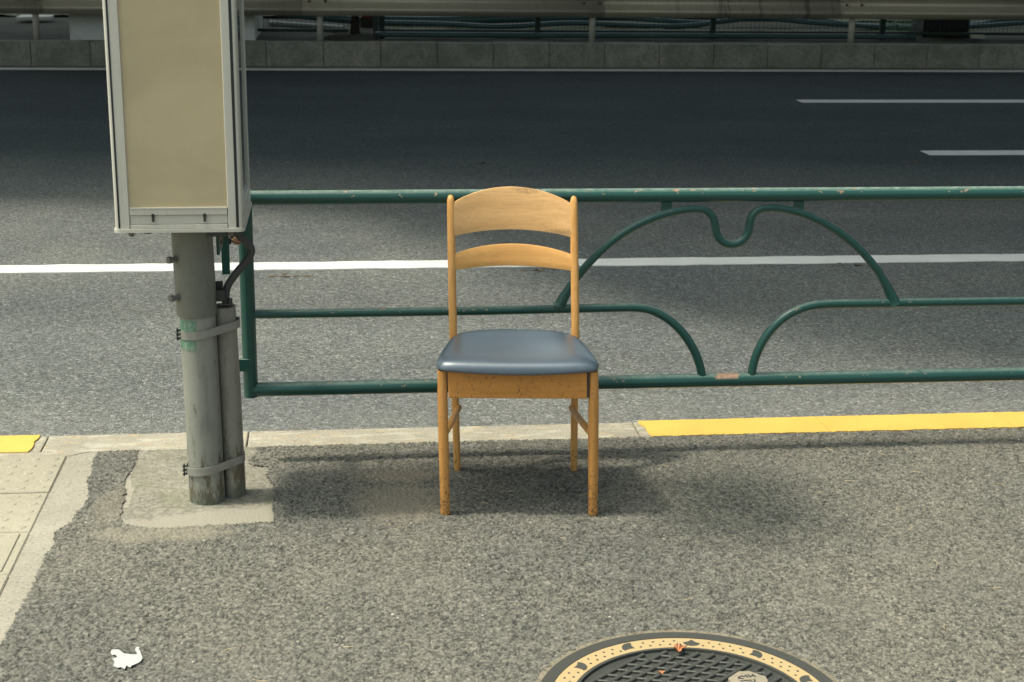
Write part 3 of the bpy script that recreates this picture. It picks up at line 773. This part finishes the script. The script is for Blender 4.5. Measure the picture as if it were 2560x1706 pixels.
# glazed sides
for sx in (-1, 1):
    xx = BX+sx*(W2-.006)
    g = bmesh.new(); box(g, (xx, BYc, (BZ+.055+BT)/2), (.004, 2*D2-.042, BT-BZ-.055)); pane = bpart('side_pane', g, GLASS)
    for yy in (-D2+.034, D2-.034):
        g = bmesh.new(); box(g, (xx+sx*.003, BYc+yy, (BZ+.05+BT)/2), (.008, .030, BT-BZ-.05), .0015); bpart('pane_frame', g, ALU)
        g = bmesh.new(); box(g, (xx+sx*.003, BYc+yy-math.copysign(.0175, yy), (BZ+.05+BT)/2), (.006, .005, BT-BZ-.05)); bpart('seam', g, GREYPANEL)
    for zc, hh in ((BZ+.012, .024), (BZ+.042, .022)):
        g = bmesh.new(); box(g, (xx+sx*.002, BYc, zc), (.012, 2*D2-.044, hh), .002); bpart('lower_rail', g, ALU)
    g = bmesh.new(); box(g, (xx, BYc, BZ+.028), (.008, 2*D2-.044, .008)); bpart('seam', g, GASKET)
g = bmesh.new(); box(g, (BX, BYc, (BZ+.055+BT)/2), (2*W2-.040, 2*D2-.05, BT-BZ-.06)); bpart('light_core', g, GREYPANEL)
# lower front rails, latch strip and latches
for sy in (1, -1):
    y = BYc+sy*(-D2+.005)
    g = bmesh.new(); box(g, (BX, y, BZ+.0052), (2*W2-.074, .010, .0098), .0012); bpart('bottom_strip', g, ALU)
    g = bmesh.new(); box(g, (BX, y+sy*.003, BZ+.022), (2*W2-.074, .008, .0225), .0008); door = bpart('latch_strip', g, ALU)
    g = bmesh.new(); box(g, (BX, y+sy*.001, BZ+.0425), (2*W2-.074, .012, .0165), .001); bpart('panel_rail', g, ALU)
    g = bmesh.new(); box(g, (BX, y-sy*.0005, BZ+.0515), (2*W2-.074, .012, .003)); bpart('panel_lip', g, ALU)
    g = bmesh.new(); box(g, (BX, y+sy*.004, BZ+.0108), (2*W2-.076, .006, .0016)); bpart('seam', g, GASKET)
    for dx in (-.0625, .0625):
        g = bmesh.new(); z = BZ+.030
        tube(g, [(BX+dx, y-sy*.001, z+.004), (BX+dx, y-sy*.006, z+.004)], .0042, 10)
        box(g, (BX+dx, y-sy*.004, z-.003), (.0062, .004, .012), .001); tube(g, [(BX+dx, y-sy*.004, z-.009), (BX+dx, y-sy*.008, z-.010)], .003, 8)
        bpart('latch', g, DARKST, door, 40)
g = bmesh.new(); slab(g, [(BX+x, BYc+y) for x, y in rounded_rect(W2+.004, D2+.004, .016)], BZ-.009, BZ-.0005); plate = bpart('base_plate', g, ALU, None, 40)
g = bmesh.new(); slab(g, [(BX+x, BYc+y) for x, y in rounded_rect(W2+.002, D2+.002, .016)], BT, BT+.02); bpart('box_lid', g, ALU, None, 40)
for dx, dy, r_, h_ in ((-.118, -.168, .008, .012), (-.078, -.166, .011, .006), (.122, -.160, .010, .016)):
    g = bmesh.new(); tube(g, [(BX+dx, BYc+dy, BZ-.009), (BX+dx, BYc+dy, BZ-.009-h_*.7), (BX+dx, BYc+dy, BZ-.009-h_)], [r_, r_*.9, r_*.5], 10); bpart('plate_bolt', g, STEEL, plate, 50)
g = bmesh.new(); slab(g, [(-.375+.075*math.cos(a*math.pi/8), 3.925+.075*math.sin(a*math.pi/8)) for a in range(16)], BZ-.024, BZ-.010); bpart('flange', g, DARKST, plate, 40)
g = bmesh.new(); box(g, (BX+.090, BYc-.165, BZ-.016), (.050, .02, .012), .002); bpart('plate_bracket', g, DARKST, plate)
# pole with its sleeve
PX, PYc = -.375, 3.932
g = bmesh.new(); tube(g, [(PX+.003, PYc, -.02), (PX, PYc, .3), (PX-.003, PYc, .56)], .0475, 40); bpart('pole', g, POLE, None, 50)
g = bmesh.new(); tube(g, [(PX-.004, PYc, .524), (PX-.004, PYc, .527), (PX-.008, PYc, BZ-.009)], [.051, .053, .053], 40); sl = bpart('sleeve', g, SLEEVE, None, 50)
for z in (.680, .578):
    g = bmesh.new(); a = Vector((PX-.046, PYc-.032, z)); d = Vector((-1, -.75, 0)).normalized()
    tube(g, [a-d*.012, a+d*.006], .0105, 6); tube(g, [a+d*.004, a+d*.020], .0055, 10); tube(g, [a+d*.016, a+d*.025], .0095, 12)
    bpart('set_screw', g, STEEL, sl, 50)
# conduit strapped beside the pole
QX, QY = -.300, 3.962
g = bmesh.new(); tube(g, [(QX, QY, -.02), (QX-.004, QY, .3), (QX-.010, QY, .537)], .0300, 32, None, False)
tube(g, [(QX-.010, QY, .537), (QX-.010, QY, .532)], [.030, .0265], 32, None, False); bpart('conduit', g, PIPE, None, 60)
g = bmesh.new(); slab(g, [(QX-.010+.028*math.cos(a*math.pi/10), QY+.028*math.sin(a*math.pi/10)) for a in range(20)], .515, .520); bpart('conduit_bore', g, BLACK)
# flexible cable from conduit to box
cp = [(838,1010),(842,930),(850,870),(888,795),(955,705),(1025,622),(1080,545),(1090,485),(1052,422),(985,362),(925,305)]
ys = [3.962, 3.962, 3.965, 3.97, 3.975, 3.98, 3.98, 3.98, 3.975, 3.965, 3.95]
cpts = spline([at(350+x/3.92, 500+y/3.92, Y) for (x, y), Y in zip(cp, ys)], 10)
g = bmesh.new(); tube(g, cpts, [.0098 + .0009*(i % 2) for i in range(len(cpts))], 12); bpart('cable', g, CABLE, None, 50)
for (x, y, Y, s_) in ((785, 930, 3.95, (.026, .03, .030)), (885, 1010, 3.955, (.010, .02, .022)), (775, 830, 3.97, (.020, .012, .018))):
    g = bmesh.new(); box(g, at(350+x/3.92, 500+y/3.92, Y), s_, .002); bpart('cable_clamp', g, DARKST)
# straps round pole and conduit
def strap(z0, tilt):
    g = bmesh.new(); loop = []; r1, r2 = .0492, .0315
    c1 = Vector((PX, PYc)); c2 = Vector((QX-.003, QY)); d = c2-c1; L = d.length; th = math.atan2(d.y, d.x); al = math.acos((r1-r2)/L)
    n = 30
    for k in range(n+1): a = th+al+(2*math.pi-2*al)*k/n; loop.append((c1.x+r1*math.cos(a), c1.y+r1*math.sin(a)))
    for k in range(n//2+1): a = th-al+2*al*k/(n//2); loop.append((c2.x+r2*math.cos(a), c2.y+r2*math.sin(a)))
    lo = []; hi = []; lo2 = []; hi2 = []
    for x, y in loop:
        z = z0+(x-PX)*tilt
        cx, cy = (c1 if (Vector((x,y))-c1).length < (Vector((x,y))-c2).length else c2)
        nx, ny = (Vector((x, y))-Vector((cx, cy))).normalized()*.0022
        lo.append(g.verts.new((x+nx, y+ny, z-.0110))); hi.append(g.verts.new((x+nx, y+ny, z+.0110)))
        lo2.append(g.verts.new((x, y, z-.0110))); hi2.append(g.verts.new((x, y, z+.0110)))
    m_ = len(loop)
    for i in range(m_):
        j = (i+1) % m_
        g.faces.new((lo[i], lo[j], hi[j], hi[i])); g.faces.new((hi[i], hi[j], hi2[j], hi2[i])); g.faces.new((lo2[i], lo2[j], lo[j], lo[i]))
    return g
for z, t in ((.478, .12), (.098, .12)):
    st = bpart('strap', strap(z, t), STRAP, None, 40)
    g = bmesh.new()
    for dz in (-.011, 0, .011): tube(g, [(PX-.046, PYc-.018, z-.004+dz), (PX-.058, PYc-.022, z-.004+dz)], .0030, 8)
    tube(g, [(PX-.054, PYc-.021, z-.020), (PX-.054, PYc-.021, z+.014)], .0022, 8); bpart('strap_screw', g, DARKST, st, 50)
# remnants of green tape wrapped on the pole
for z0, z1, a0, a1 in ((.487, .517, 190, 268), (.436, .462, 192, 266)):
    g = bmesh.new(); n = 12; V = []
    for k in range(n+1):
        a = math.radians(a0+(a1-a0)*k/n); jz = random.uniform(-.0012, .0012)
        V.append([g.verts.new((PX-.0015+rr_*math.cos(a), PYc+rr_*math.sin(a), z+jz)) for rr_ in (.0478, .0484) for z in (z0, z1)])
    for i in range(n):
        a, b = V[i], V[i+1]; g.faces.new((a[2], b[2], b[3], a[3])); g.faces.new((a[3], b[3], b[1], a[1])); g.faces.new((a[0], b[0], b[2], a[2]))
    bpart('tape_remnant', g, TAPE, None, 40)
# upper pole and an unseen sign plate, assumed and placed to throw the soft shadow on the right
g = bmesh.new(); tube(g, [(PX, PYc, BT), (PX, PYc, 2.5), (PX, PYc, 3.42)], .030, 20); bpart('mast', g, POLE, None, 50)
g = bmesh.new(); slab(g, [(y, z) for y, z in rounded_rect(.21, .34, .12)], -.05, .05)
for v in g.verts: v.co = Vector((PX+v.co.z, PYc-.24+v.co.x, 3.0+v.co.y))
bpart('assumed_shadow_plate', g, ALU, None, 50)

# ================================================================== MANHOLE
mh = thing('manhole_cover', 'round cast iron manhole cover with cream yellow ring set in the asphalt', 'manhole cover', (MHX, MHY, 0))
ZM = .004
def ring_bm(r0, r1, z0, z1, n=96, notch=None):
    bm = bmesh.new(); R = []
    for k in range(n):
        a = 2*math.pi*k/n; c_, s_ = math.cos(a), math.sin(a)
        R.append([bm.verts.new((r*c_, r*s_, z)) for r, z in ((r0, z0), (r0, z1), (r1, z1), (r1, z0))])
    for k in range(n):
        a, b = R[k], R[(k+1) % n]
        for i in range(4): bm.faces.new((a[i], b[i], b[(i+1)%4], a[(i+1)%4]))
    return bm
from_bm('mortar_joint', ring_bm(MHR-.004, MHR+.014, -.02, ZM-.0008), SAND, mh)
from_bm('outer_frame', ring_bm(.2985, MHR, -.03, ZM+.001), IRONTOP, mh)
yr = from_bm('yellow_ring', ring_bm(.2545, .2975, -.03, ZM), RESIN, mh)
from_bm('inner_rim', ring_bm(.247, .2537, -.03, ZM+.0002), IRONTOP, mh)
bm = bmesh.new(); slab(bm, [(.2472*math.cos(a*math.pi/36), .2472*math.sin(a*math.pi/36)) for a in range(72)], -.03, ZM-.0065); from_bm('cover_plate', bm, IRON, mh)
# fan shaped inlays every thirty degrees, two rows of dots between them
def fan_mesh():
    bm = bmesh.new(); P = []; r = .2755
    # wide rounded edge towards the centre, waisted sides rising to a point at the rim
    for k in range(13): t = -math.pi/2+math.pi*k/12; P.append((.0185*math.sin(t), -.0145*math.cos(t)))
    for k in range(1, 8): t = k/8; P.append((.0185*(1-t)**1.0, .0145*t**2.1))
    P.append((0, .0145))
    for k in range(7, 0, -1): t = k/8; P.append((-.0185*(1-t), .0145*t**2.1))
    slab(bm, P, ZM-.004, ZM+.0008); return bm
fm = None; dm = None
for k in range(12):
    a = math.radians(17.5+30*k+.8)
    if fm is None: o = from_bm('fan_inlay', fan_mesh(), RECESS, yr); fm = o.data
    else: o = bpy.data.objects.new('fan_inlay', fm); COL.objects.link(o); o.parent = yr
    o.location = (.277*math.cos(a), .277*math.sin(a), 0); o.rotation_euler.z = a-math.pi/2 + math.radians((-55, 138, 0, -138, 55, 180)[k % 6])
    for q in range(9):
        b = a+math.radians(5.4+2.4*q); r_ = .2675 if q % 2 == 0 else .2835
        if dm is None:
            bm = bmesh.new(); slab(bm, [(.0028*math.cos(t*math.pi/4), .0028*math.sin(t*math.pi/4)) for t in range(8)], ZM-.002, ZM+.0007); o = from_bm('dot', bm, RECESS, yr); dm = o.data
        else: o = bpy.data.objects.new('dot', dm); COL.objects.link(o); o.parent = yr
        o.location = (r_*math.cos(b), r_*math.sin(b), 0)
# tread: long bars one way, short bars staggered the other way, each a piece
ua = math.atan2(.036, .043); bars = bmesh.new()
dA = Vector((math.cos(ua), math.sin(ua))); nA = Vector((-dA.y, dA.x)); RP = .243
bar_bm = {}
def tread(cx, cy, L, w, ang):
    key = (round(L, 3), w)
    if key not in bar_bm:
        bm = bmesh.new(); box(bm, (0, 0, ZM-.0035), (L, w, .0072), .0016, None, 1); o = from_bm('tread_bar', bm, IRONTOP, mh); bar_bm[key] = o.data
    else: o = bpy.data.objects.new('tread_bar', bar_bm[key]); COL.objects.link(o); o.parent = mh
    o.location = (cx, cy, 0); o.rotation_euler.z = ang
SP = .0270
for k in range(-9, 10):
    d = k*SP; h = math.sqrt(max(0, RP*RP-d*d)); L = round(2*h, 2)
    if L > .05: tread(nA.x*d, nA.y*d, L-.01, .0095, ua)
ub = math.radians(-14)
for k in range(-9, 9):
    for q in range(-10, 11):
        p = nA*((k+.5)*SP) + dA*(q*.033 + (k % 2)*.0165)
        if p.length > RP-.022: continue
        if (p-Vector((.138, .094))).length < .046: continue
        tread(p.x, p.y, .0235, .0062, ub)
# hexagonal tab with raised characters
bm = bmesh.new(); hx = Vector((.138, .094))
slab(bm, [(hx.x+.042*math.cos(math.radians(a)), hx.y+.038*math.sin(math.radians(a))) for a in (75, 105, 165, 195, 255, 285, 345, 15)], ZM-.006, ZM+.002); tab = from_bm('emblem_tab', bm, TAB, mh)
bm = bmesh.new()
for (x, y, l, w, a) in ((-.012,.010,.010,.0035,40),(-.012,.004,.012,.003,-10),(-.006,.011,.008,.003,-50),(0,.011,.012,.0035,110),(.005,.012,.012,.003,110),(.009,.011,.008,.003,20),(.013,.012,.012,.0035,110),(-.010,-.004,.012,.003,10),(0,-.003,.014,.003,0),(.010,-.004,.010,.0035,80),(0,-.010,.018,.003,5)):
    box(bm, (hx.x+x*1.25, hx.y+y*1.25, ZM+.0024), (l, w, .0016), 0, Matrix.Rotation(math.radians(a), 3, 'Z'))
from_bm('characters', bm, RECESS, tab)

# ================================================================== SMALL THINGS ON THE FOOTWAY
# white scrap
sc = [(815,770),(850,695),(1025,685),(1080,720),(1140,770),(1200,800),(1480,825),(1545,800),(1470,700),(1495,625),(1560,612),(1590,630),(1570,670),(1610,740),(1640,830),(1670,915),(1640,985),(1560,1045),(1380,1120),(1360,1160),(1300,1150),(1250,1105),(1195,1210),(1120,1165),(1080,1155),(1030,1175),(960,1160),(885,1105),(925,1050),(920,1000),(870,930),(1010,895),(945,825),(865,835)]
g0 = [ground(200+x/10.695, 1560+y/10.695, .008) for x, y in sc]; ctr = sum(g0, Vector())/len(g0)
bm = bmesh.new(); slab(bm, [(p.x-ctr.x, p.y-ctr.y) for p in g0], 0, .0012); o = from_bm('paper_scrap', bm, PAPER); o.location = (ctr.x, ctr.y, .0072)
tag(o, 'torn white scrap lying flat on the asphalt at lower left', 'scrap')
# dry leaf on the cover
def leaf_bm(s, seed, curl):
    r = random.Random(seed); bm = bmesh.new(); c0 = bm.verts.new((0,0,.002)); ring = []; mid = []
    for k in range(18):
        a = 2*math.pi*k/18; rr_ = s*(.62+.38*(k % 2))*(1+.25*math.cos(a))*r.uniform(.85, 1.1)
        mid.append(bm.verts.new((rr_*.5*math.cos(a), rr_*.45*math.sin(a), .003+curl*.3*abs(math.sin(a))+r.uniform(0, .002))))
        ring.append(bm.verts.new((rr_*math.cos(a), rr_*.8*math.sin(a), .002+curl*abs(math.sin(a*1.5+seed))+r.uniform(0, .003))))
    for k in range(18):
        j = (k+1) % 18; bm.faces.new((c0, mid[k], mid[j])); bm.faces.new((mid[k], ring[k], ring[j], mid[j]))
    return bm
def solid(o, t):
    md = o.modifiers.new('thickness', 'SOLIDIFY'); md.thickness = t; return o
o = solid(from_bm('fallen_leaf', leaf_bm(.018, 3, .010), DRY), .0004); o.location = (.720, 2.950, ZM+.0005); o.rotation_euler = (0, 0, .5); tag(o, 'curled brown dry leaf resting on the manhole cover rim', 'leaf')
o = solid(from_bm('fallen_leaf', leaf_bm(.008, 5, .004), DRY), .0004); p = ground(1652, 1687); o.location = (p.x, p.y, ZM-.003); tag(o, 'tiny brown leaf fragment between the treads of the manhole cover', 'leaf')
# a few loose pale pebbles and dry twigs scattered about: nobody would count them
bm = bmesh.new(); r = random.Random(4)
for k in range(28):
    x, y = r.uniform(-.66, 2.3), r.uniform(2.6, 4.32)
    if math.hypot(x-MHX, y-MHY) < MHR+.01: continue
    s = r.choice([.0016, .002, .0024, .003, .004])
    vs = bmesh.ops.create_icosphere(bm, subdivisions=1, radius=s)['verts']
    for v in vs: v.co = Vector((v.co.x*r.uniform(.8,1.3)+x, v.co.y*r.uniform(.8,1.2)+y, v.co.z*.6+.0075))
o = from_bm('loose_grit', bm, plain('pale_grit', (.50,.46,.40), .8, 0, .4, 300)); o['kind'] = 'stuff'
bm = bmesh.new()
for k in range(46):
    x, y = r.uniform(-.6, 2.3), r.uniform(2.6, 4.32); a = r.uniform(0, 6.28); L = r.uniform(.006, .02)
    if math.hypot(x-MHX, y-MHY) < MHR+.03: continue
    d = Vector((math.cos(a), math.sin(a), 0))*L; q = Vector((-d.y, d.x, 0))*.25
    tube(bm, [Vector((x, y, .0085))-d, Vector((x, y, .0095))+q, Vector((x, y, .0085))+d], [.0005, .0007, .0004], 5)
o = from_bm('dry_grass_bits', bm, plain('straw', (.45,.33,.17), .8, 0, .3, 100)); o['kind'] = 'stuff'

# ================================================================== THE FAR SIDE
gr = thing('guard_rail', 'galvanised corrugated steel guard rail along the far kerb', 'guard rail', (0, 16.52, ZT))
go = Vector((0, 16.52, ZT))
prof = [(p.x, p.y) for p in spline([(.045,.395,0),(.03,.400,0),(0,.418,0),(-.035,.443,0),(-.046,.462,0),(-.036,.481,0),(0,.51,0),(.03,.533,0),(.04,.56,0),(.03,.587,0),(0,.61,0),(-.035,.64,0),(-.046,.66,0),(-.035,.68,0),(0,.705,0),(.045,.73,0)], 2)]
def beam_bm(x0, x1, dy):
    bm = bmesh.new(); A = []; 
    for x in (x0, x1):
        A.append([bm.verts.new((x-go.x, 16.47+dy+py-go.y, pz-go.z)) for py, pz in prof])
    for i in range(len(prof)-1): bm.faces.new((A[0][i], A[1][i], A[1][i+1], A[0][i+1]))
    return bm
PXS = [-6.05, -3.116, -.176, 2.758, 5.665, 8.6, 11.5]
for i in range(len(PXS)-1):
    o = from_bm('beam', beam_bm(PXS[i]-.18, PXS[i+1]+.10, .004*(i % 2)), BEAM, gr, True)
    solid(o, .004)
    for dx in (-.11, .06):
        for zz in (.545, .62):
            b = bmesh.new(); tube(b, [Vector((PXS[i]+dx, 16.52, zz))-go, Vector((PXS[i]+dx, 16.495, zz))-go], .014, 8); from_bm('bolt', b, DARKST, o)
for x in PXS:
    b = bmesh.new(); tube(b, [Vector((x, 16.60, ZT-.05))-go, Vector((x, 16.60, .4))-go, Vector((x, 16.60, .80))-go], .034, 14); from_bm('post', b, POST, gr, True)
    b = bmesh.new(); box(b, Vector((x, 16.56, .58))-go, (.07, .07, .10), .004); from_bm('spacer', b, POST, gr)

FY = 17.32
fe = thing('mesh_fence', 'dark green wire mesh fence with square posts behind the guard rail', 'fence', (2.25, FY, .1)); fo = Vector((2.25, FY, .1))
FP = [-1.36, .50, 2.252, 4.271, 6.276, 8.28, 10.3]
FP = [.50, 2.252, 4.271, 6.276, 8.28, 10.3]
for x in FP:
    b = bmesh.new(); box(b, Vector((x, FY, .56))-fo, (.062, .05, 1.0), .004); from_bm('post', b, FENCE, fe)
for x in (-1.2,):
    b = bmesh.new(); box(b, Vector((x, FY, .56))-fo, (.062, .05, 1.0), .004); from_bm('post', b, FENCE, fe)
ends = [(-1.2, .16)] + list(zip(FP, FP[1:]))
for xa, xb in ends:
    b = bmesh.new(); box(b, Vector(((xa+xb)/2, FY, .178))-fo, (xb-xa-.062, .03, .034), .003); from_bm('bottom_rail', b, FENCE, fe)
    b = bmesh.new(); box(b, Vector(((xa+xb)/2, FY, 1.04))-fo, (xb-xa-.062, .03, .03), .003); from_bm('top_rail', b, FENCE, fe)
    b = bmesh.new(); n = int((xb-xa-.06)/.05)
    for k in range(1, n): x = xa+.031+(xb-xa-.062)*k/n; box(b, Vector((x, FY-.004, .61))-fo, (.0038, .0038, .84))
    for z in (.33, .48, .63, .78, .93): box(b, Vector(((xa+xb)/2, FY+.002, z))-fo, (xb-xa-.062, .0038, .0038))
    from_bm('wire_mesh', b, FENCE, fe)

def pipe(label, pts, r_, mat, name='plastic_pipe', group='pipes and hoses lying behind the guard rail'):
    c0 = Vector(pts[0]); b = bmesh.new(); sp = spline([Vector(p)-c0 for p in pts], 8); tube(b, sp, r_, 12); o = from_bm(name, b, mat, None, True); o.location = c0
    return tag(o, label, 'pipe', group)
pipe('straight pale pipe on the ground along the foot of the mesh fence', [(.42, 17.15, .150), (2, 17.14, .150), (4, 17.15, .152), (6.62, 17.16, .150)], .030, PIPEM)
pipe('thick teal grey pipe with a bright top running behind the middle of the fence', [(.3, 19.0, .17), (1.2, 19.05, .16), (2.2, 19.25, .18), (3.3, 19.4, .20), (4.4, 19.3, .24), (5.3, 19.5, .27), (6.9, 19.6, .28)], .055, PIPEM)
pipe('teal hose sagging below the thick pipe behind the fence', [(.3, 18.85, .15), (1.3, 18.8, .14), (2.0, 18.6, .13), (2.9, 18.8, .16), (4.2, 18.8, .13), (5.2, 19.0, .22), (6.2, 18.9, .16), (7.6, 18.85, .13), (8.6, 19.2, .2), (9.8, 19.4, .32)], .032, PIPEM)
pipe('teal hose crossing upward behind the right fence panels', [(3.4, 19.1, .22), (4.6, 18.9, .17), (5.6, 19.2, .25), (6.5, 18.8, .15), (7.4, 18.7, .13), (8.6, 18.9, .18), (10, 19.1, .27)], .030, PIPEM)
pipe('upper slanting pipe between the white pier and the soil mound', [(-.75, 19.6, .30), (0, 19.3, .24), (.5, 19.2, .2)], .045, PIPEP)
pipe('middle slanting dark pipe between the white pier and the soil mound', [(-.75, 19.2, .24), (0, 18.9, .19), (.5, 18.85, .16)], .05, PIPEM)
pipe('lower slanting pale pipe between the white pier and the soil mound', [(-.78, 18.6, .15), (-.3, 18.35, .14), (.10, 18.1, .135)], .035, PIPEP)
# pier block, its shaft meant for the assumed elevated road
pr_ = thing('concrete_pier', 'white painted concrete pier block behind the far guard rail at left', 'pier', (-1.84, 17.7, ZT))
b = bmesh.new(); box(b, (0, 0, .55), (1.94, 1.85, 1.3), .012); from_bm('plinth', b, PIER, pr_)
b = bmesh.new(); box(b, (0, 0, 3.63), (1.7, 1.6, 4.86), .03); from_bm('shaft', b, UNSEEN_CONC, pr_)
# soil mound round a tree foot
tr = thing('street_tree', 'dark tree trunk rising from a soil mound beside the mesh fence', 'tree', (.20, 17.12, .1))
b = bmesh.new(); tube(b, [(0,0,-.02), (0,0,.10), (.005,.01,.25), (.0,.02,.6), (.02,.03,1.4), (.05,.04,2.6)], [.075, .055, .045, .04, .038, .03], 10); from_bm('trunk', b, BARK, tr, True)
b = bmesh.new()
rt = random.Random(3)
for k in range(900):
    a, u = rt.uniform(0, 6.28), rt.gauss(0, 1); c_ = Vector((.05+rt.gauss(0, .28), .04+rt.gauss(0, .28), 2.9+rt.gauss(0, .35)))
    d = Vector((rt.uniform(-1,1), rt.uniform(-1,1), rt.uniform(-.4,.6))).normalized()*.05; e = Vector((-d.y, d.x, rt.uniform(-.02,.02)))*.5
    b.faces.new([b.verts.new(c_-d), b.verts.new(c_+e), b.verts.new(c_+d), b.verts.new(c_-e)])
from_bm('crown', b, LEAF, tr)
b = bmesh.new()
for k in range(5): 
    vs = bmesh.ops.create_icosphere(b, subdivisions=2, radius=.16)['verts']; ox, oy = random.uniform(-.2, .1), random.uniform(-.1, .12)
    for v in vs: v.co = Vector((v.co.x*1.1+ox+random.uniform(-.012,.012), v.co.y*.8+oy, v.co.z*.42+random.uniform(-.01,.01)))
from_bm('soil_mound', b, DIRT, tr, True)
# pale green-grey post beside it
o = bmesh.new(); box(o, (0,0,.5), (.062, .05, 1.0), .004); o = from_bm('steel_post', o, plain('grey_green_post', (.05,.075,.07), .5)); o.location = (.435, 17.45, .1); tag(o, 'grey green steel post just left of the first fence post', 'post')
# orange crate end
b = bmesh.new(); box(b, (0,0,.10), (.14, .12, .20), .01); 
for dx in (-.045, 0, .045): box(b, (dx, -.061, .10), (.016, .006, .16), .002)
o = from_bm('orange_crate', b, ORANGE); o.location = (.36, 18.6, .235); tag(o, 'small orange plastic crate showing under the guard rail behind the tree trunk', 'crate')
b = bmesh.new(); box(b, (0,0,.08), (.16, .13, .168), .005); o = from_bm('support_block', b, BARK); o.location = (.36, 18.6, .07); tag(o, 'dark block under the small orange crate', 'block')
# cabinet
cb = thing('utility_cabinet', 'black utility cabinet standing behind the fence at far right', 'cabinet', (7.14, 17.75, .1))
b = bmesh.new(); box(b, (0,0,.50), (.56, .40, .84), .008); from_bm('body', b, CABINET, cb)
b = bmesh.new(); box(b, (0,-.205,.50), (.50, .012, .76), .003); dd = from_bm('door', b, CABINET, cb)
b = bmesh.new(); box(b, (.20,-.214,.55), (.02, .012, .10), .003); from_bm('handle', b, DARKST, dd)
b = bmesh.new(); box(b, (0,0,.03), (.60, .44, .10), .006); from_bm('base', b, BARK, cb)
# white blocks and board
b = bmesh.new(); box(b, (0,0,.024), (.165, .08, .040), .008); o = from_bm('kerb_fragment', b, WHITEP); p = ground(2443, 96, .13); o.location = (p.x, p.y, .125); o.rotation_euler = (0, .04, 0); tag(o, 'small white block lying on the ground right of the black cabinet', 'block')
b = bmesh.new(); pts = [(0,0),(.40,-.01),(.40,-.30),(.02,-.42)]; slab(b, [(x, y) for x, y in pts], 0, .03); o = from_bm('white_board', b, WHITEP); p = ground(43, 46, .12); o.location = (p.x, p.y+.25, .115); tag(o, 'flat white board lying on the soil behind the leftmost guard rail post', 'board')
# weeds behind the fence
wd = thing('green_weed', 'bright green weed growing behind the fence beside the black cabinet', 'plant', (6.58, 17.55, .1))
for k in range(15):
    b = bmesh.new(); bx_, hh = random.uniform(-.17, .17), random.uniform(.16, .34)
    tube(b, [(bx_, 0, 0), (bx_+random.uniform(-.03,.03), .01, hh*.6), (bx_+random.uniform(-.05,.05), 0, hh)], [.003,.0025,.0015], 5)
    st = from_bm('stem', b, LEAF, wd)
    b = bmesh.new()
    for q in range(12):
        z = hh*random.uniform(.25, 1.05); a = random.uniform(0, 6.28); L = random.uniform(.018, .038)
        c_ = Vector((bx_+random.uniform(-.03,.03), random.uniform(-.03,.03), z)); d = Vector((math.cos(a), math.sin(a), random.uniform(-.2,.6)))*L; e = Vector((-math.sin(a), math.cos(a), .2))*L*.4
        b.faces.new([b.verts.new(c_), b.verts.new(c_+d*.5+e), b.verts.new(c_+d), b.verts.new(c_+d*.5-e)])
    from_bm('leaves', b, LEAF, st)
